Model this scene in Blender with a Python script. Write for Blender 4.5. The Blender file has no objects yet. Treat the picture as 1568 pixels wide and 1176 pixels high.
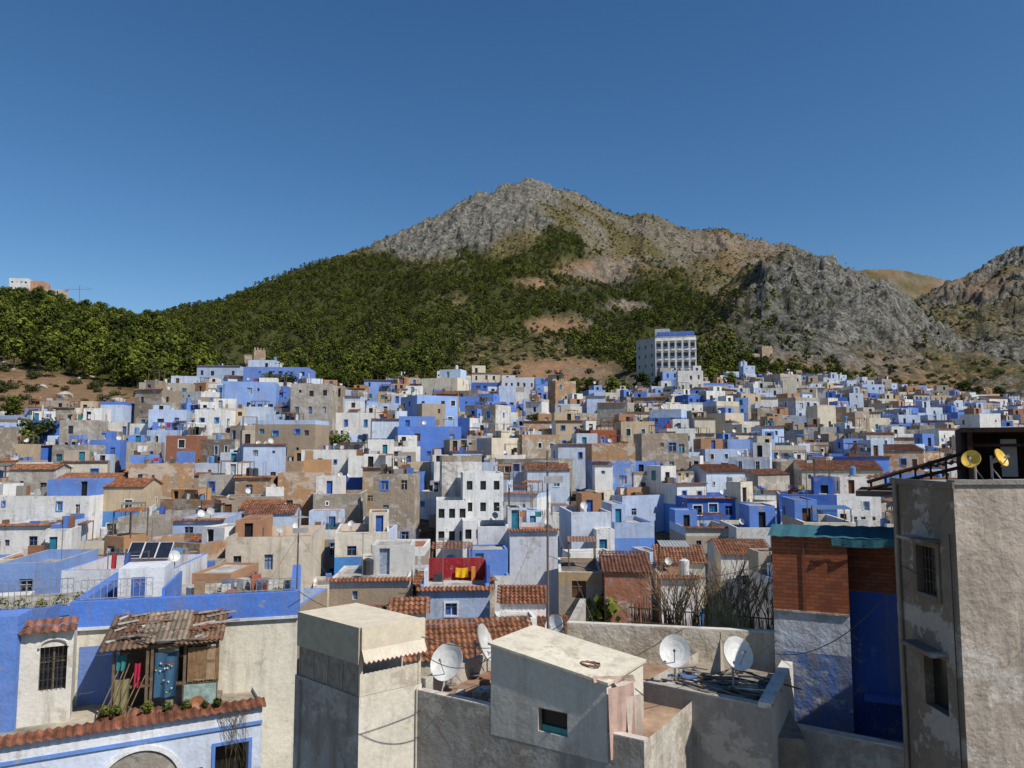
import bpy, math, random
import numpy as np
from mathutils import Vector
rnd = random.Random(7)
scene = bpy.context.scene
# ---------------------------------------------------------------- camera
TILT = math.radians(5.1); FPX = 1132.0
cT, sT = math.cos(TILT), math.sin(TILT)
cam_d = bpy.data.cameras.new("camera"); cam = bpy.data.objects.new("camera", cam_d)
scene.collection.objects.link(cam); scene.camera = cam
cam_d.sensor_width = 36; cam_d.lens = 26.0; cam_d.clip_start = 0.1; cam_d.clip_end = 12000
cam.location = (0, 0, 0); cam.rotation_euler = (math.pi/2 + TILT, 0, 0)
def W(px, py, Y):
    u = (px-784)/FPX; v = (588-py)/FPX; k = Y/(cT-v*sT)
    return (u*k, Y, (sT+v*cT)*k)
def PZ(px, py, z):
    u = (px-784)/FPX; v = (588-py)/FPX; k = z/(sT+v*cT)
    return (u*k, (cT-v*sT)*k, z)
def ZY(py, Y): return W(784, py, Y)[2]
# ---------------------------------------------------------------- light
az = math.radians(127); el = math.radians(48)
sd = bpy.data.lights.new("sun", 'SUN'); sd.energy = 5.0; sd.angle = math.radians(0.5); sd.color = (1, 0.95, 0.87)
so = bpy.data.objects.new("sun", sd); scene.collection.objects.link(so)
sv = Vector((math.sin(az)*math.cos(el), math.cos(az)*math.cos(el), math.sin(el)))
so.rotation_euler = sv.to_track_quat('Z', 'Y').to_euler(); so.location = (50, -50, 100)
w = bpy.data.worlds.new("World"); scene.world = w; w.use_nodes = True
nt = w.node_tree; bg = nt.nodes['Background']
sk = nt.nodes.new('ShaderNodeTexSky'); sk.sky_type = 'NISHITA'; sk.sun_disc = False
sk.sun_elevation = el; sk.sun_rotation = az; sk.altitude = 700; sk.air_density = 1.0; sk.dust_density = 0.3; sk.ozone_density = 2.5
hs = nt.nodes.new('ShaderNodeHueSaturation'); hs.inputs['Saturation'].default_value = 1.24
nt.links.new(sk.outputs[0], hs.inputs['Color']); nt.links.new(hs.outputs[0], bg.inputs[0]); bg.inputs[1].default_value = 0.105
scene.view_settings.view_transform = 'Standard'; scene.view_settings.look = 'None'; scene.view_settings.exposure = 0
# ---------------------------------------------------------------- materials
class NT:
    def __init__(s, name):
        s.m = bpy.data.materials.new(name); s.m.use_nodes = True; s.t = s.m.node_tree
        s.b = s.t.nodes['Principled BSDF']; s.b.inputs['Roughness'].default_value = 0.9
        s.b.inputs['Specular IOR Level'].default_value = 0.15
    def n(s, ty, **k):
        nd = s.t.nodes.new(ty)
        for a, v in k.items(): setattr(nd, a, v)
        return nd
    def l(s, a, b): s.t.links.new(a, b)
    def pos(s, scale=(1, 1, 1)):
        g = s.n('ShaderNodeNewGeometry'); m = s.n('ShaderNodeMapping'); m.inputs['Scale'].default_value = scale
        s.l(g.outputs['Position'], m.inputs['Vector']); return m.outputs[0]
    def noise(s, scale, detail=6, rough=0.6, vec=None, lo=None, hi=None, o=(0, 1)):
        nd = s.n('ShaderNodeTexNoise'); nd.inputs['Scale'].default_value = scale; nd.inputs['Detail'].default_value = detail
        nd.inputs['Roughness'].default_value = rough
        s.l(vec if vec is not None else s.pos(), nd.inputs['Vector'])
        if lo is None: return nd.outputs['Fac']
        r = s.n('ShaderNodeMapRange'); r.inputs['From Min'].default_value = lo; r.inputs['From Max'].default_value = hi
        r.inputs['To Min'].default_value = o[0]; r.inputs['To Max'].default_value = o[1]
        s.l(nd.outputs['Fac'], r.inputs['Value']); return r.outputs[0]
    def mix(s, f, a, b, mode='MIX'):
        nd = s.n('ShaderNodeMix', data_type='RGBA', blend_type=mode)
        for v, sock in ((f, nd.inputs[0]), (a, nd.inputs[6]), (b, nd.inputs[7])):
            if isinstance(v, (int, float)): sock.default_value = v
            elif isinstance(v, tuple): sock.default_value = (*v, 1) if len(v) == 3 else v
            else: s.l(v, sock)
        return nd.outputs[2]
    def math(s, op, a, b=0.0):
        nd = s.n('ShaderNodeMath', operation=op)
        for i, v in enumerate((a, b)):
            if isinstance(v, (int, float)): nd.inputs[i].default_value = v
            else: s.l(v, nd.inputs[i])
        return nd.outputs[0]
    def grey(s, f):
        c = s.n('ShaderNodeCombineXYZ')
        for i in range(3): s.l(f, c.inputs[i])
        return c.outputs[0]
    def attr(s, name='Col'):
        a = s.n('ShaderNodeAttribute'); a.attribute_name = name; return a.outputs['Color']
    def bump(s, h, dist, st=1.0):
        b = s.n('ShaderNodeBump'); b.inputs['Distance'].default_value = dist; b.inputs['Strength'].default_value = st
        s.l(h, b.inputs['Height']); s.l(b.outputs[0], s.b.inputs['Normal'])
    def base(s, c): s.l(c, s.b.inputs['Base Color'])
def mat_plaster(name, rough_look=False):
    a = NT(name); c = a.attr()
    c = a.mix(1.0, c, a.grey(a.noise(0.35, 4, 0.65, lo=0.3, hi=0.7, o=(0.80, 1.06))), 'MULTIPLY')
    st = a.noise(1.0, 5, 0.7, vec=a.pos((2.2, 2.2, 0.22)), lo=0.50 if not rough_look else 0.44, hi=0.76, o=(0, 0.6 if not rough_look else 0.85))
    c = a.mix(st, c, (0.22, 0.185, 0.145))
    pl = a.noise(0.9, 6, 0.72, lo=0.585 if not rough_look else 0.52, hi=0.64 if not rough_look else 0.57, o=(0, 0.6))
    c = a.mix(pl, c, (0.36, 0.30, 0.23) if not rough_look else (0.28, 0.24, 0.195))
    if rough_look:
        c = a.mix(a.noise(0.55, 6, 0.7, vec=a.pos((1, 1, 1.4)), lo=0.53, hi=0.56, o=(0, 0.5)), c, (0.55, 0.52, 0.47))
        cr = a.n('ShaderNodeTexVoronoi', feature='DISTANCE_TO_EDGE'); cr.inputs['Scale'].default_value = 0.6
        wp = a.mix(0.4, a.pos(), a.grey(a.noise(2.0, 4, 0.7)))
        a.l(wp, cr.inputs['Vector']); r = a.n('ShaderNodeMapRange'); r.inputs['From Min'].default_value = 0.0; r.inputs['From Max'].default_value = 0.008
        r.inputs['To Min'].default_value = 0.5; r.inputs['To Max'].default_value = 0.0; a.l(cr.outputs['Distance'], r.inputs['Value'])
        c = a.mix(a.math('MULTIPLY', r.outputs[0], a.noise(0.5, 3, 0.5, lo=0.47, hi=0.6)), c, (0.08, 0.07, 0.06))
    f9 = a.noise(9, 5, 0.7)
    r9 = a.n('ShaderNodeMapRange'); r9.inputs['From Min'].default_value = 0.3; r9.inputs['From Max'].default_value = 0.75; r9.inputs['To Min'].default_value = 0.86; r9.inputs['To Max'].default_value = 1.07; a.l(f9, r9.inputs['Value'])
    c = a.mix(1.0, c, a.grey(r9.outputs[0]), 'MULTIPLY')
    a.base(c)
    h = a.math('ADD', f9, a.math('MULTIPLY', a.noise(1.7, 3, 0.6), 3.0))
    a.bump(h, 0.018 if not rough_look else 0.034, 0.8)
    return a.m
M_PL = mat_plaster("painted_plaster"); M_RP = mat_plaster("weathered_render", True)
def mat_simple(name, rough=0.8, var=0.25, scale=3, metallic=0, bump=0.01, spec=0.2):
    a = NT(name); f = a.noise(scale, 5, 0.7, lo=0.3, hi=0.7, o=(1-var, 1+var*0.4))
    a.base(a.mix(1.0, a.attr(), a.grey(f), 'MULTIPLY'))
    a.b.inputs['Roughness'].default_value = rough; a.b.inputs['Metallic'].default_value = metallic
    a.b.inputs['Specular IOR Level'].default_value = spec
    a.bump(a.noise(scale*6, 4, 0.7), bump); return a.m
M_GL = mat_simple("window_glass", 0.25, 0.5, 1.5, 0, 0.002, 0.5)
M_TI = mat_simple("terracotta_tile", 0.85, 0.7, 2.5, 0, 0.02)
M_ME = mat_simple("painted_metal", 0.5, 0.3, 4, 0.0, 0.004, 0.4)
M_WO = mat_simple("weathered_wood", 0.85, 0.5, 5, 0, 0.01)
M_CL = mat_simple("cloth", 0.95, 0.2, 4, 0, 0.01, 0.05)
M_RO = mat_simple("roof_screed", 0.95, 0.6, 0.9, 0, 0.03, 0.05)
def mat_brick():
    a = NT("brick"); b = a.n('ShaderNodeTexBrick'); b.inputs['Scale'].default_value = 3.2
    b.inputs['Color1'].default_value = (0.26, 0.07, 0.032, 1); b.inputs['Color2'].default_value = (0.38, 0.125, 0.055, 1)
    b.inputs['Mortar'].default_value = (0.17, 0.085, 0.055, 1); b.inputs['Mortar Size'].default_value = 0.028
    b.inputs['Brick Width'].default_value = 0.85; b.inputs['Row Height'].default_value = 0.33
    g = a.n('ShaderNodeNewGeometry'); s = a.n('ShaderNodeSeparateXYZ'); c = a.n('ShaderNodeCombineXYZ')
    a.l(g.outputs['Position'], s.inputs[0]); a.l(s.outputs[0], c.inputs[0]); a.l(s.outputs[2], c.inputs[1]); a.l(c.outputs[0], b.inputs['Vector'])
    a.base(a.mix(a.noise(1.5, 5, 0.7, lo=0.45, hi=0.7, o=(0, 0.6)), b.outputs['Color'], (0.16, 0.07, 0.045)))
    a.bump(b.outputs['Fac'], -0.015); return a.m
M_BR = mat_brick()
def mat_leaf(name, c1, c2):
    a = NT(name); oi = a.n('ShaderNodeObjectInfo')
    f = a.math('ADD', a.math('MULTIPLY', oi.outputs['Random'], 0.8), 0.6)
    c = a.mix(oi.outputs['Random'], c1, c2)
    c = a.mix(1.0, c, a.grey(f), 'MULTIPLY')
    a.base(a.mix(1.0, c, a.attr(), 'MULTIPLY')); a.b.inputs['Roughness'].default_value = 0.8
    a.b.inputs['Specular IOR Level'].default_value = 0.1
    return a.m
M_LF = mat_leaf("pine_foliage", (0.050, 0.072, 0.014), (0.110, 0.125, 0.020))
M_SH = mat_leaf("shrub_foliage", (0.05, 0.060, 0.02), (0.095, 0.10, 0.040))
MATS = [M_PL, M_GL, M_TI, M_ME, M_WO, M_CL, M_RO, M_BR, M_LF, M_RP]
PL, GL, TI, ME, WO, CL, RO, BR, LF, RP = range(10)
# ---------------------------------------------------------------- mesh builder
class MB:
    def __init__(s): s.v = []; s.f = []; s.m = []; s.c = []
    def face(s, pts, mat, col):
        i = len(s.v); s.v.extend(pts); s.f.append(tuple(range(i, i+len(pts)))); s.m.append(mat); s.c.append(col)
    def box(s, F, a0, a1, b0, b1, c0, c1, mat, col, skip=()):
        p = [F(a, b, c) for a in (a0, a1) for b in (b0, b1) for c in (c0, c1)]
        for k, q in (('a0', (0, 1, 3, 2)), ('a1', (4, 6, 7, 5)), ('b0', (0, 4, 5, 1)), ('b1', (2, 3, 7, 6)), ('c0', (0, 2, 6, 4)), ('c1', (1, 5, 7, 3))):
            if k not in skip: s.face([p[i] for i in q], mat, col)
    def tube(s, p0, p1, r0, r1, n, mat, col, cap=False):
        p0 = Vector(p0); p1 = Vector(p1); d = (p1-p0)
        if d.length < 1e-6: return
        d.normalize(); a = d.orthogonal().normalized(); b = d.cross(a)
        A = [tuple(p0+(a*math.cos(t)+b*math.sin(t))*r0) for t in [2*math.pi*i/n for i in range(n)]]
        B = [tuple(p1+(a*math.cos(t)+b*math.sin(t))*r1) for t in [2*math.pi*i/n for i in range(n)]]
        for i in range(n): s.face([A[i], A[(i+1) % n], B[(i+1) % n], B[i]], mat, col)
        if cap: s.face(B, mat, col)
    def dish(s, c, r, d, n, mat, col, back=None, depth=0.18):
        c = Vector(c); d = Vector(d).normalized(); a = d.cross(Vector((0, 0, 1))).normalized(); b = a.cross(d)
        rings = []
        for k in range(4):
            rr = r*(k+0.001)/3; o = d*(depth*r*2*((k/3)**2)-depth*r)
            rings.append([tuple(c+o+(a*math.cos(t)*0.93+b*math.sin(t))*rr) for t in [2*math.pi*i/n for i in range(n)]])
        for k in range(3):
            for i in range(n):
                j = (i+1) % n; s.face([rings[k][i], rings[k][j], rings[k+1][j], rings[k+1][i]], mat, col)
        if back:
            for i in range(n):
                j = (i+1) % n; q = [Vector(rings[3][i]), Vector(rings[3][j])]
                s.face([tuple(q[0]), tuple(q[1]), tuple(q[1]-d*0.03), tuple(q[0]-d*0.03)], mat, back)
    def corr(s, p00, p10, p01, p11, n, amp, mat, col, rows=1, step=0.0, seg=4, jit=0):
        p00, p10, p01, p11 = map(Vector, (p00, p10, p01, p11))
        nrm = (p10-p00).cross(p01-p00).normalized(); N = n*seg
        for r in range(rows):
            v0, v1 = r/rows, (r+1)/rows
            row = []
            for vv, of in ((v0, step), (v1, 0)):
                L = []
                for i in range(N+1):
                    u = i/N; p = p00*(1-u)*(1-vv)+p10*u*(1-vv)+p01*(1-u)*vv+p11*u*vv
                    L.append(tuple(p+nrm*(of+amp*math.sin(2*math.pi*i/seg))))
                row.append(L)
            for i in range(N):
                if seg == 4 and mat in (TI, WO):
                    k = 0.65+0.6*random.Random(int(i//seg)*131+r*17+int(p00.x*97)).random()
                    cc = (col[0]*k, col[1]*k*0.97, col[2]*k*0.95)
                else: cc = col
                s.face([row[0][i], row[0][i+1], row[1][i+1], row[1][i]], mat, cc)
    def tiles(s, l0, l1, h0, h1, col=(0.30, 0.125, 0.065), pitch=0.24):
        L = (Vector(l1)-Vector(l0)).length; D = (Vector(h0)-Vector(l0)).length
        s.corr(l0, l1, h0, h1, max(2, int(L/pitch)), 0.045, TI, col, rows=max(1, int(D/0.42)), step=0.035)
    def cloth(s, a, b, h, folds, amp, col, sag=0.05, n=(0, -1, 0)):
        a = Vector(a); b = Vector(b); n = Vector(n); NX = max(4, folds*4)
        g = []
        for j in range(4):
            t = j/3; row = []
            for i in range(NX+1):
                u = i/NX; p = a.lerp(b, u); p.z -= h*t+sag*math.sin(math.pi*u)
                row.append(tuple(p+n*(amp*(0.3+t)*math.sin(u*folds*6.283+t*1.3))))
            g.append(row)
        for j in range(3):
            for i in range(NX): s.face([g[j+1][i], g[j+1][i+1], g[j][i+1], g[j][i]], CL, col)
    def build(s, name, parent=None, smooth=False):
        if not s.v: return None
        me = bpy.data.meshes.new(name); v = np.array(s.v, dtype=float)
        o = Vector((float(v[:, 0].mean()), float(v[:, 1].mean()), float(v[:, 2].min())))
        if parent: o = Vector((0, 0, 0))
        v -= np.array(o); me.from_pydata(v.tolist(), [], s.f)
        used = sorted(set(s.m)); mp = {m: i for i, m in enumerate(used)}
        for m in used: me.materials.append(MATS[m])
        me.polygons.foreach_set('material_index', [mp[m] for m in s.m])
        ca = me.color_attributes.new('Col', 'FLOAT_COLOR', 'CORNER')
        cols = np.array([(c[0], c[1], c[2], 1.0) for c in s.c]); cnt = np.array([len(f) for f in s.f])
        ca.data.foreach_set('color', np.repeat(cols, cnt, axis=0).ravel())
        if smooth: me.polygons.foreach_set('use_smooth', [True]*len(s.f))
        ob = bpy.data.objects.new(name, me); scene.collection.objects.link(ob); ob.location = o
        if parent: ob.parent = parent
        return ob
def frame(ox, oy, yaw, oz=0.0):
    c, s = math.cos(yaw), math.sin(yaw)
    return lambda x, y, z: (ox+c*x-s*y, oy+s*x+c*y, oz+z)
def wallframe(p0, p1):
    dx, dy = p1[0]-p0[0], p1[1]-p0[1]; L = math.hypot(dx, dy); dx /= L; dy /= L
    return (lambda s_, o, z: (p0[0]+dx*s_+dy*o, p0[1]+dy*s_-dx*o, z)), L
def dim(c, k): return (c[0]*k, c[1]*k, c[2]*k)
DARK = (0.02, 0.022, 0.028)
def facade(mb, p0, p1, z0, z1, ops, col, mat=PL, band=None, rec=0.18):
    F, L = wallframe(p0, p1)
    good = []
    for o in ops:
        a, b = o['s']; c, d = o['z']
        if a < 0.12 or b > L-0.12 or c < z0+0.02 or d > z1-0.1: continue
        if any(not (b < g['s'][0]-0.05 or a > g['s'][1]+0.05 or d < g['z'][0]-0.05 or c > g['z'][1]+0.05) for g in good): continue
        good.append(o)
    xs = sorted({0.0, L, *[q for o in good for q in o['s']]}); zs = {z0, z1, *[q for o in good for q in o['z']]}
    if band and z0 < band[0] < z1: zs.add(band[0])
    zs = sorted(zs)
    for j in range(len(zs)-1):
        zc = (zs[j]+zs[j+1])/2; cc = band[1] if band and zc < band[0] else col
        for i in range(len(xs)-1):
            xc = (xs[i]+xs[i+1])/2
            ino = any(o['s'][0] < xc < o['s'][1] and o['z'][0] < zc < o['z'][1] for o in good)
            if not ino: mb.face([F(xs[i], 0, zs[j]), F(xs[i+1], 0, zs[j]), F(xs[i+1], 0, zs[j+1]), F(xs[i], 0, zs[j+1])], mat, cc)
    for o in good:
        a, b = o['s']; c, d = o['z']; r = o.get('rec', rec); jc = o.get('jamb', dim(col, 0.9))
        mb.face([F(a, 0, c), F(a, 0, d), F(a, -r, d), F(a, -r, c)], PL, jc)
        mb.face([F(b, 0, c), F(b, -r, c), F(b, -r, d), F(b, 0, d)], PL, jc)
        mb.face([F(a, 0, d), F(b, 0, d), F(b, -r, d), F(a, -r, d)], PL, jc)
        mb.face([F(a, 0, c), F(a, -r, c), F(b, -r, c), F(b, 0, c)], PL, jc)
        mb.face([F(a, -r, c), F(b, -r, c), F(b, -r, d), F(a, -r, d)], o.get('mat', GL), o.get('col', DARK))
        fr = o.get('frame')
        if fr:
            mb.box(F, (a+b)/2-0.03, (a+b)/2+0.03, -r+0.003, -r+0.05, c, d, WO, fr, ('b0',))
            mb.box(F, a, b, -r+0.003, -r+0.045, c+(d-c)*0.62, c+(d-c)*0.62+0.05, WO, fr, ('b0',))
        tr = o.get('trim')
        if tr:
            t = 0.11
            mb.box(F, a-t, a, 0.002, 0.04, c-t, d+t, PL, tr, ('b0',)); mb.box(F, b, b+t, 0.002, 0.04, c-t, d+t, PL, tr, ('b0',))
            mb.box(F, a, b, 0.002, 0.04, d, d+t, PL, tr, ('b0',)); mb.box(F, a, b, 0.002, 0.055, c-t, c, PL, tr, ('b0',))
        if o.get('bars'):
            n = max(3, int((b-a)/0.12))
            for i in range(1, n): x = a+(b-a)*i/n; mb.box(F, x-0.009, x+0.009, -0.05, -0.032, c, d, ME, (0.05, 0.045, 0.04))
            for t in (0.25, 0.5, 0.75): z = c+(d-c)*t; mb.box(F, a, b, -0.056, -0.05, z-0.01, z+0.01, ME, (0.05, 0.045, 0.04))
    return F, L
BLUES = [(0.09, 0.21, 0.64), (0.05, 0.14, 0.52), (0.14, 0.30, 0.72), (0.07, 0.25, 0.60)]
SHUT = [(0.05, 0.13, 0.42), (0.03, 0.2, 0.3), (0.12, 0.06, 0.03), (0.02, 0.02, 0.025), (0.02, 0.02, 0.025), (0.02, 0.022, 0.025), (0.025, 0.03, 0.04), (0.3, 0.36, 0.45)]
def rand_ops(L, zt, zb, dens, fh=2.7, off=1.0, trim=None, fr=None, far=False):
    ops = []; k = 0
    base = rnd.uniform(1.5, 2.3)
    while zt-off-k*fh-2.0 > zb and k < 4:
        n = max(1, int((L-0.6)/base)); jit = rnd.uniform(-0.2, 0.2); ww = rnd.choice([0.6, 0.75, 0.9]); wh = rnd.choice([0.8, 1.05, 1.25])
        for i in range(n):
            if rnd.random() > dens: continue
            x = 0.3+(L-0.6)*(i+0.5)/n+jit+rnd.uniform(-0.25, 0.25); a = ww*rnd.uniform(0.8, 1.15); h = wh*rnd.uniform(0.85, 1.05)
            if rnd.random() < 0.2: a *= 0.5; h *= 0.5
            zz = zt-off-k*fh-0.5+rnd.uniform(-0.2, 0.15)
            ops.append(dict(s=(x-a/2, x+a/2), z=(zz-h, zz), col=rnd.choice(SHUT), trim=trim if rnd.random() < 0.7 else None, frame=fr))
        k += 1
    return ops
def block(mb, ox, oy, yaw, w, d, zt, zb, col, dens=0.6, ph=0.6, roofcol=(0.35, 0.32, 0.28), band=None, trim=None, fr=None, ops=None, mat=PL, cope=None, t=0.2, off=None, sidecol=None, backwin=False):
    F = frame(ox, oy, yaw); hw, hd = w/2, d/2
    C = [F(-hw, -hd, 0), F(hw, -hd, 0), F(hw, hd, 0), F(-hw, hd, 0)]
    off = ph if off is None else off
    for i in range(4):
        L = w if i % 2 == 0 else d
        o = []
        if i != 2: o = ops[i] if (ops and i in ops) else rand_ops(L, zt, zb, dens*(1 if i == 0 else 0.6), off=off, trim=trim, fr=fr)
        facade(mb, C[i], C[(i+1) % 4], zb, zt, o, col if (i == 0 or not sidecol) else sidecol, mat, band)
    cc = cope or dim(col, 1.0); I = [(-hw+t, -hd+t), (hw-t, -hd+t), (hw-t, hd-t), (-hw+t, hd-t)]; O = [(-hw, -hd), (hw, -hd), (hw, hd), (-hw, hd)]
    zr = zt-ph
    for i in range(4):
        j = (i+1) % 4
        mb.face([F(*O[i], zt), F(*O[j], zt), F(*I[j], zt), F(*I[i], zt)], mat, cc)
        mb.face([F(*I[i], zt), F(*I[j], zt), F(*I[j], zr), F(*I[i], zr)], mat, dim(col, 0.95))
    mb.face([F(*I[0], zr), F(*I[1], zr), F(*I[2], zr), F(*I[3], zr)], RO, roofcol)
    return F
CLOTHS = [(0.4, 0.04, 0.05), (0.6, 0.6, 0.62), (0.6, 0.6, 0.6), (0.08, 0.12, 0.35), (0.45, 0.32, 0.1), (0.05, 0.2, 0.2), (0.2, 0.08, 0.16), (0.6, 0.56, 0.5), (0.03, 0.03, 0.04), (0.04, 0.04, 0.05), (0.4, 0.2, 0.1)]
def clutter(mb, F, w, d, zr, ph, n, near=False):
    dist = F(0, 0, 0)[1]; pd = 0.30 if dist < 80 else (0.16 if dist < 140 else 0.05)
    for _ in range(n):
        x = rnd.uniform(-w/2+0.6, w/2-0.6); y = rnd.uniform(-d/2+0.6, d/2-0.6); r = rnd.random()
        if rnd.random() < pd:
            c = rnd.choice([(0.55, 0.55, 0.52), (0.62, 0.62, 0.6), (0.42, 0.42, 0.4)]); z = zr+ph+rnd.uniform(0.1, 0.6)
            rr = rnd.uniform(0.3, 0.42); p = F(x, y, z)
            mb.dish(p, rr, (rnd.uniform(-0.2, 0.9), -1, 0.6), 12, ME, c, dim(c, 0.6))
            mb.tube(F(x, y+0.1, zr), F(x, y+0.1, z), 0.03, 0.03, 4, ME, (0.3, 0.3, 0.3))
            q = Vector(p)+Vector((0.3, -1, 0.3)).normalized()*rr; mb.tube(F(x, y, z-rr*0.8), tuple(q), 0.015, 0.015, 3, ME, (0.3, 0.3, 0.3))
        elif r < 0.14:
            c = rnd.choice([(0.6, 0.6, 0.6), (0.05, 0.05, 0.055), (0.12, 0.25, 0.5)])
            mb.tube(F(x, y, zr+0.25), F(x, y, zr+1.2), 0.36, 0.36, 10, ME, c, True); mb.tube(F(x, y, zr+1.2), F(x, y, zr+1.32), 0.36, 0.13, 10, ME, c, True)
            mb.box(F, x-0.4, x+0.4, y-0.4, y+0.4, zr, zr+0.25, RO, (0.4, 0.4, 0.38))
        elif r < 0.32:
            L = rnd.uniform(2, max(2.1, min(w-1, 4))); x0 = -L/2; yy = -d/2+rnd.uniform(0.8, d*0.6); z = zr+rnd.uniform(1.3, 1.8)
            for q in (x0, x0+L): mb.tube(F(q, yy, zr), F(q, yy, z+0.1), 0.03, 0.03, 4, WO, (0.2, 0.15, 0.1))
            mb.tube(F(x0, yy, z), F(x0+L, yy, z), 0.01, 0.01, 3, ME, (0.3, 0.3, 0.3)); q = x0+0.2
            while q < x0+L-0.6:
                ww = rnd.uniform(0.25, 0.7); mb.cloth(F(q, yy, z), F(q+ww, yy, z), rnd.uniform(0.3, 0.95), 1, 0.05, rnd.choice(CLOTHS)); q += ww+rnd.uniform(0.05, 0.9)
        elif r < 0.52:
            h = rnd.uniform(1.6, 3.2); mb.tube(F(x, y, zr), F(x, y, zr+h), 0.03, 0.025, 4, ME, (0.2, 0.18, 0.17))
            for k in range(4): mb.box(F, x-0.4+0.05*k, x+0.4-0.05*k, y-0.3+0.2*k, y-0.28+0.2*k, zr+h-0.1, zr+h-0.085, ME, (0.4, 0.4, 0.4))
            mb.box(F, x-0.01, x+0.01, y-0.35, y+0.4, zr+h-0.115, zr+h-0.1, ME, (0.4, 0.4, 0.4))
        elif r < 0.72:
            ww = rnd.uniform(1.3, 2.6); dd = rnd.uniform(1.2, 2.0); z = zr+1.9
            x = max(-w/2+ww/2+0.2, min(w/2-ww/2-0.2, x)); y = max(-d/2+dd/2+0.2, min(d/2-dd/2-0.2, y))
            for a in (-1, 1):
                for b in (-1, 1): mb.box(F, x+a*ww/2-0.04, x+a*ww/2+0.04, y+b*dd/2-0.04, y+b*dd/2+0.04, zr, z+(0.15 if b > 0 else 0), WO, (0.2, 0.14, 0.09))
            args = (F(x-ww/2-0.1, y-dd/2-0.15, z+0.02), F(x+ww/2+0.1, y-dd/2-0.15, z+0.02), F(x-ww/2-0.1, y+dd/2+0.1, z+0.22), F(x+ww/2+0.1, y+dd/2+0.1, z+0.22))
            if rnd.random() < 0.5: mb.tiles(*args)
            else: mb.corr(*args, int(ww/0.2), 0.025, ME, rnd.choice([(0.25, 0.14, 0.09), (0.35, 0.35, 0.35), (0.1, 0.2, 0.35), (0.14, 0.16, 0.14), (0.2, 0.12, 0.08)]))
        else:
            for _k in range(4):
                x = rnd.uniform(-w/2+0.6, w/2-0.6); y = rnd.uniform(-d/2+0.6, d/2-0.6)
                h = rnd.uniform(0.3, 1.3); a_ = rnd.uniform(0.12, 0.6); mb.box(F, x-a_, x+a_, y-0.3, y+0.3, zr, zr+h, PL, rnd.choice([(0.3, 0.28, 0.25), (0.5, 0.5, 0.5), (0.25, 0.12, 0.07), (0.1, 0.2, 0.5), (0.12, 0.1, 0.08)]), ('c0',))
PAL = [('pale_blue_house', (0.47, 0.57, 0.77), 13), ('pale_blue_house', (0.57, 0.65, 0.77), 12), ('white_house', (0.76, 0.745, 0.71), 26), ('light_blue_house', (0.26, 0.40, 0.74), 9),
       ('blue_house', (0.11, 0.24, 0.68), 7), ('blue_house', (0.06, 0.16, 0.54), 5), ('cream_house', (0.68, 0.61, 0.48), 16), ('cream_house', (0.56, 0.44, 0.30), 8),
       ('stone_house', (0.35, 0.28, 0.21), 12), ('concrete_house', (0.42, 0.38, 0.33), 10), ('ochre_house', (0.46, 0.26, 0.13), 5), ('brick_house', (0.36, 0.15, 0.09), 3)]
PW = [p[2] for p in PAL]; PWR = [p[2]*(1.8 if i >= 8 else 1) for i, p in enumerate(PAL)]
ROOFC = [(0.36, 0.33, 0.29), (0.40, 0.37, 0.33), (0.26, 0.22, 0.18), (0.45, 0.43, 0.40), (0.33, 0.17, 0.11), (0.36, 0.25, 0.17), (0.5, 0.47, 0.42), (0.35, 0.16, 0.1), (0.22, 0.18, 0.15)]
placed = []
def free(x, y, r):
    return all((x-a)**2+(y-b)**2 > (r+c)**2*0.62 for a, b, c in placed)
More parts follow.
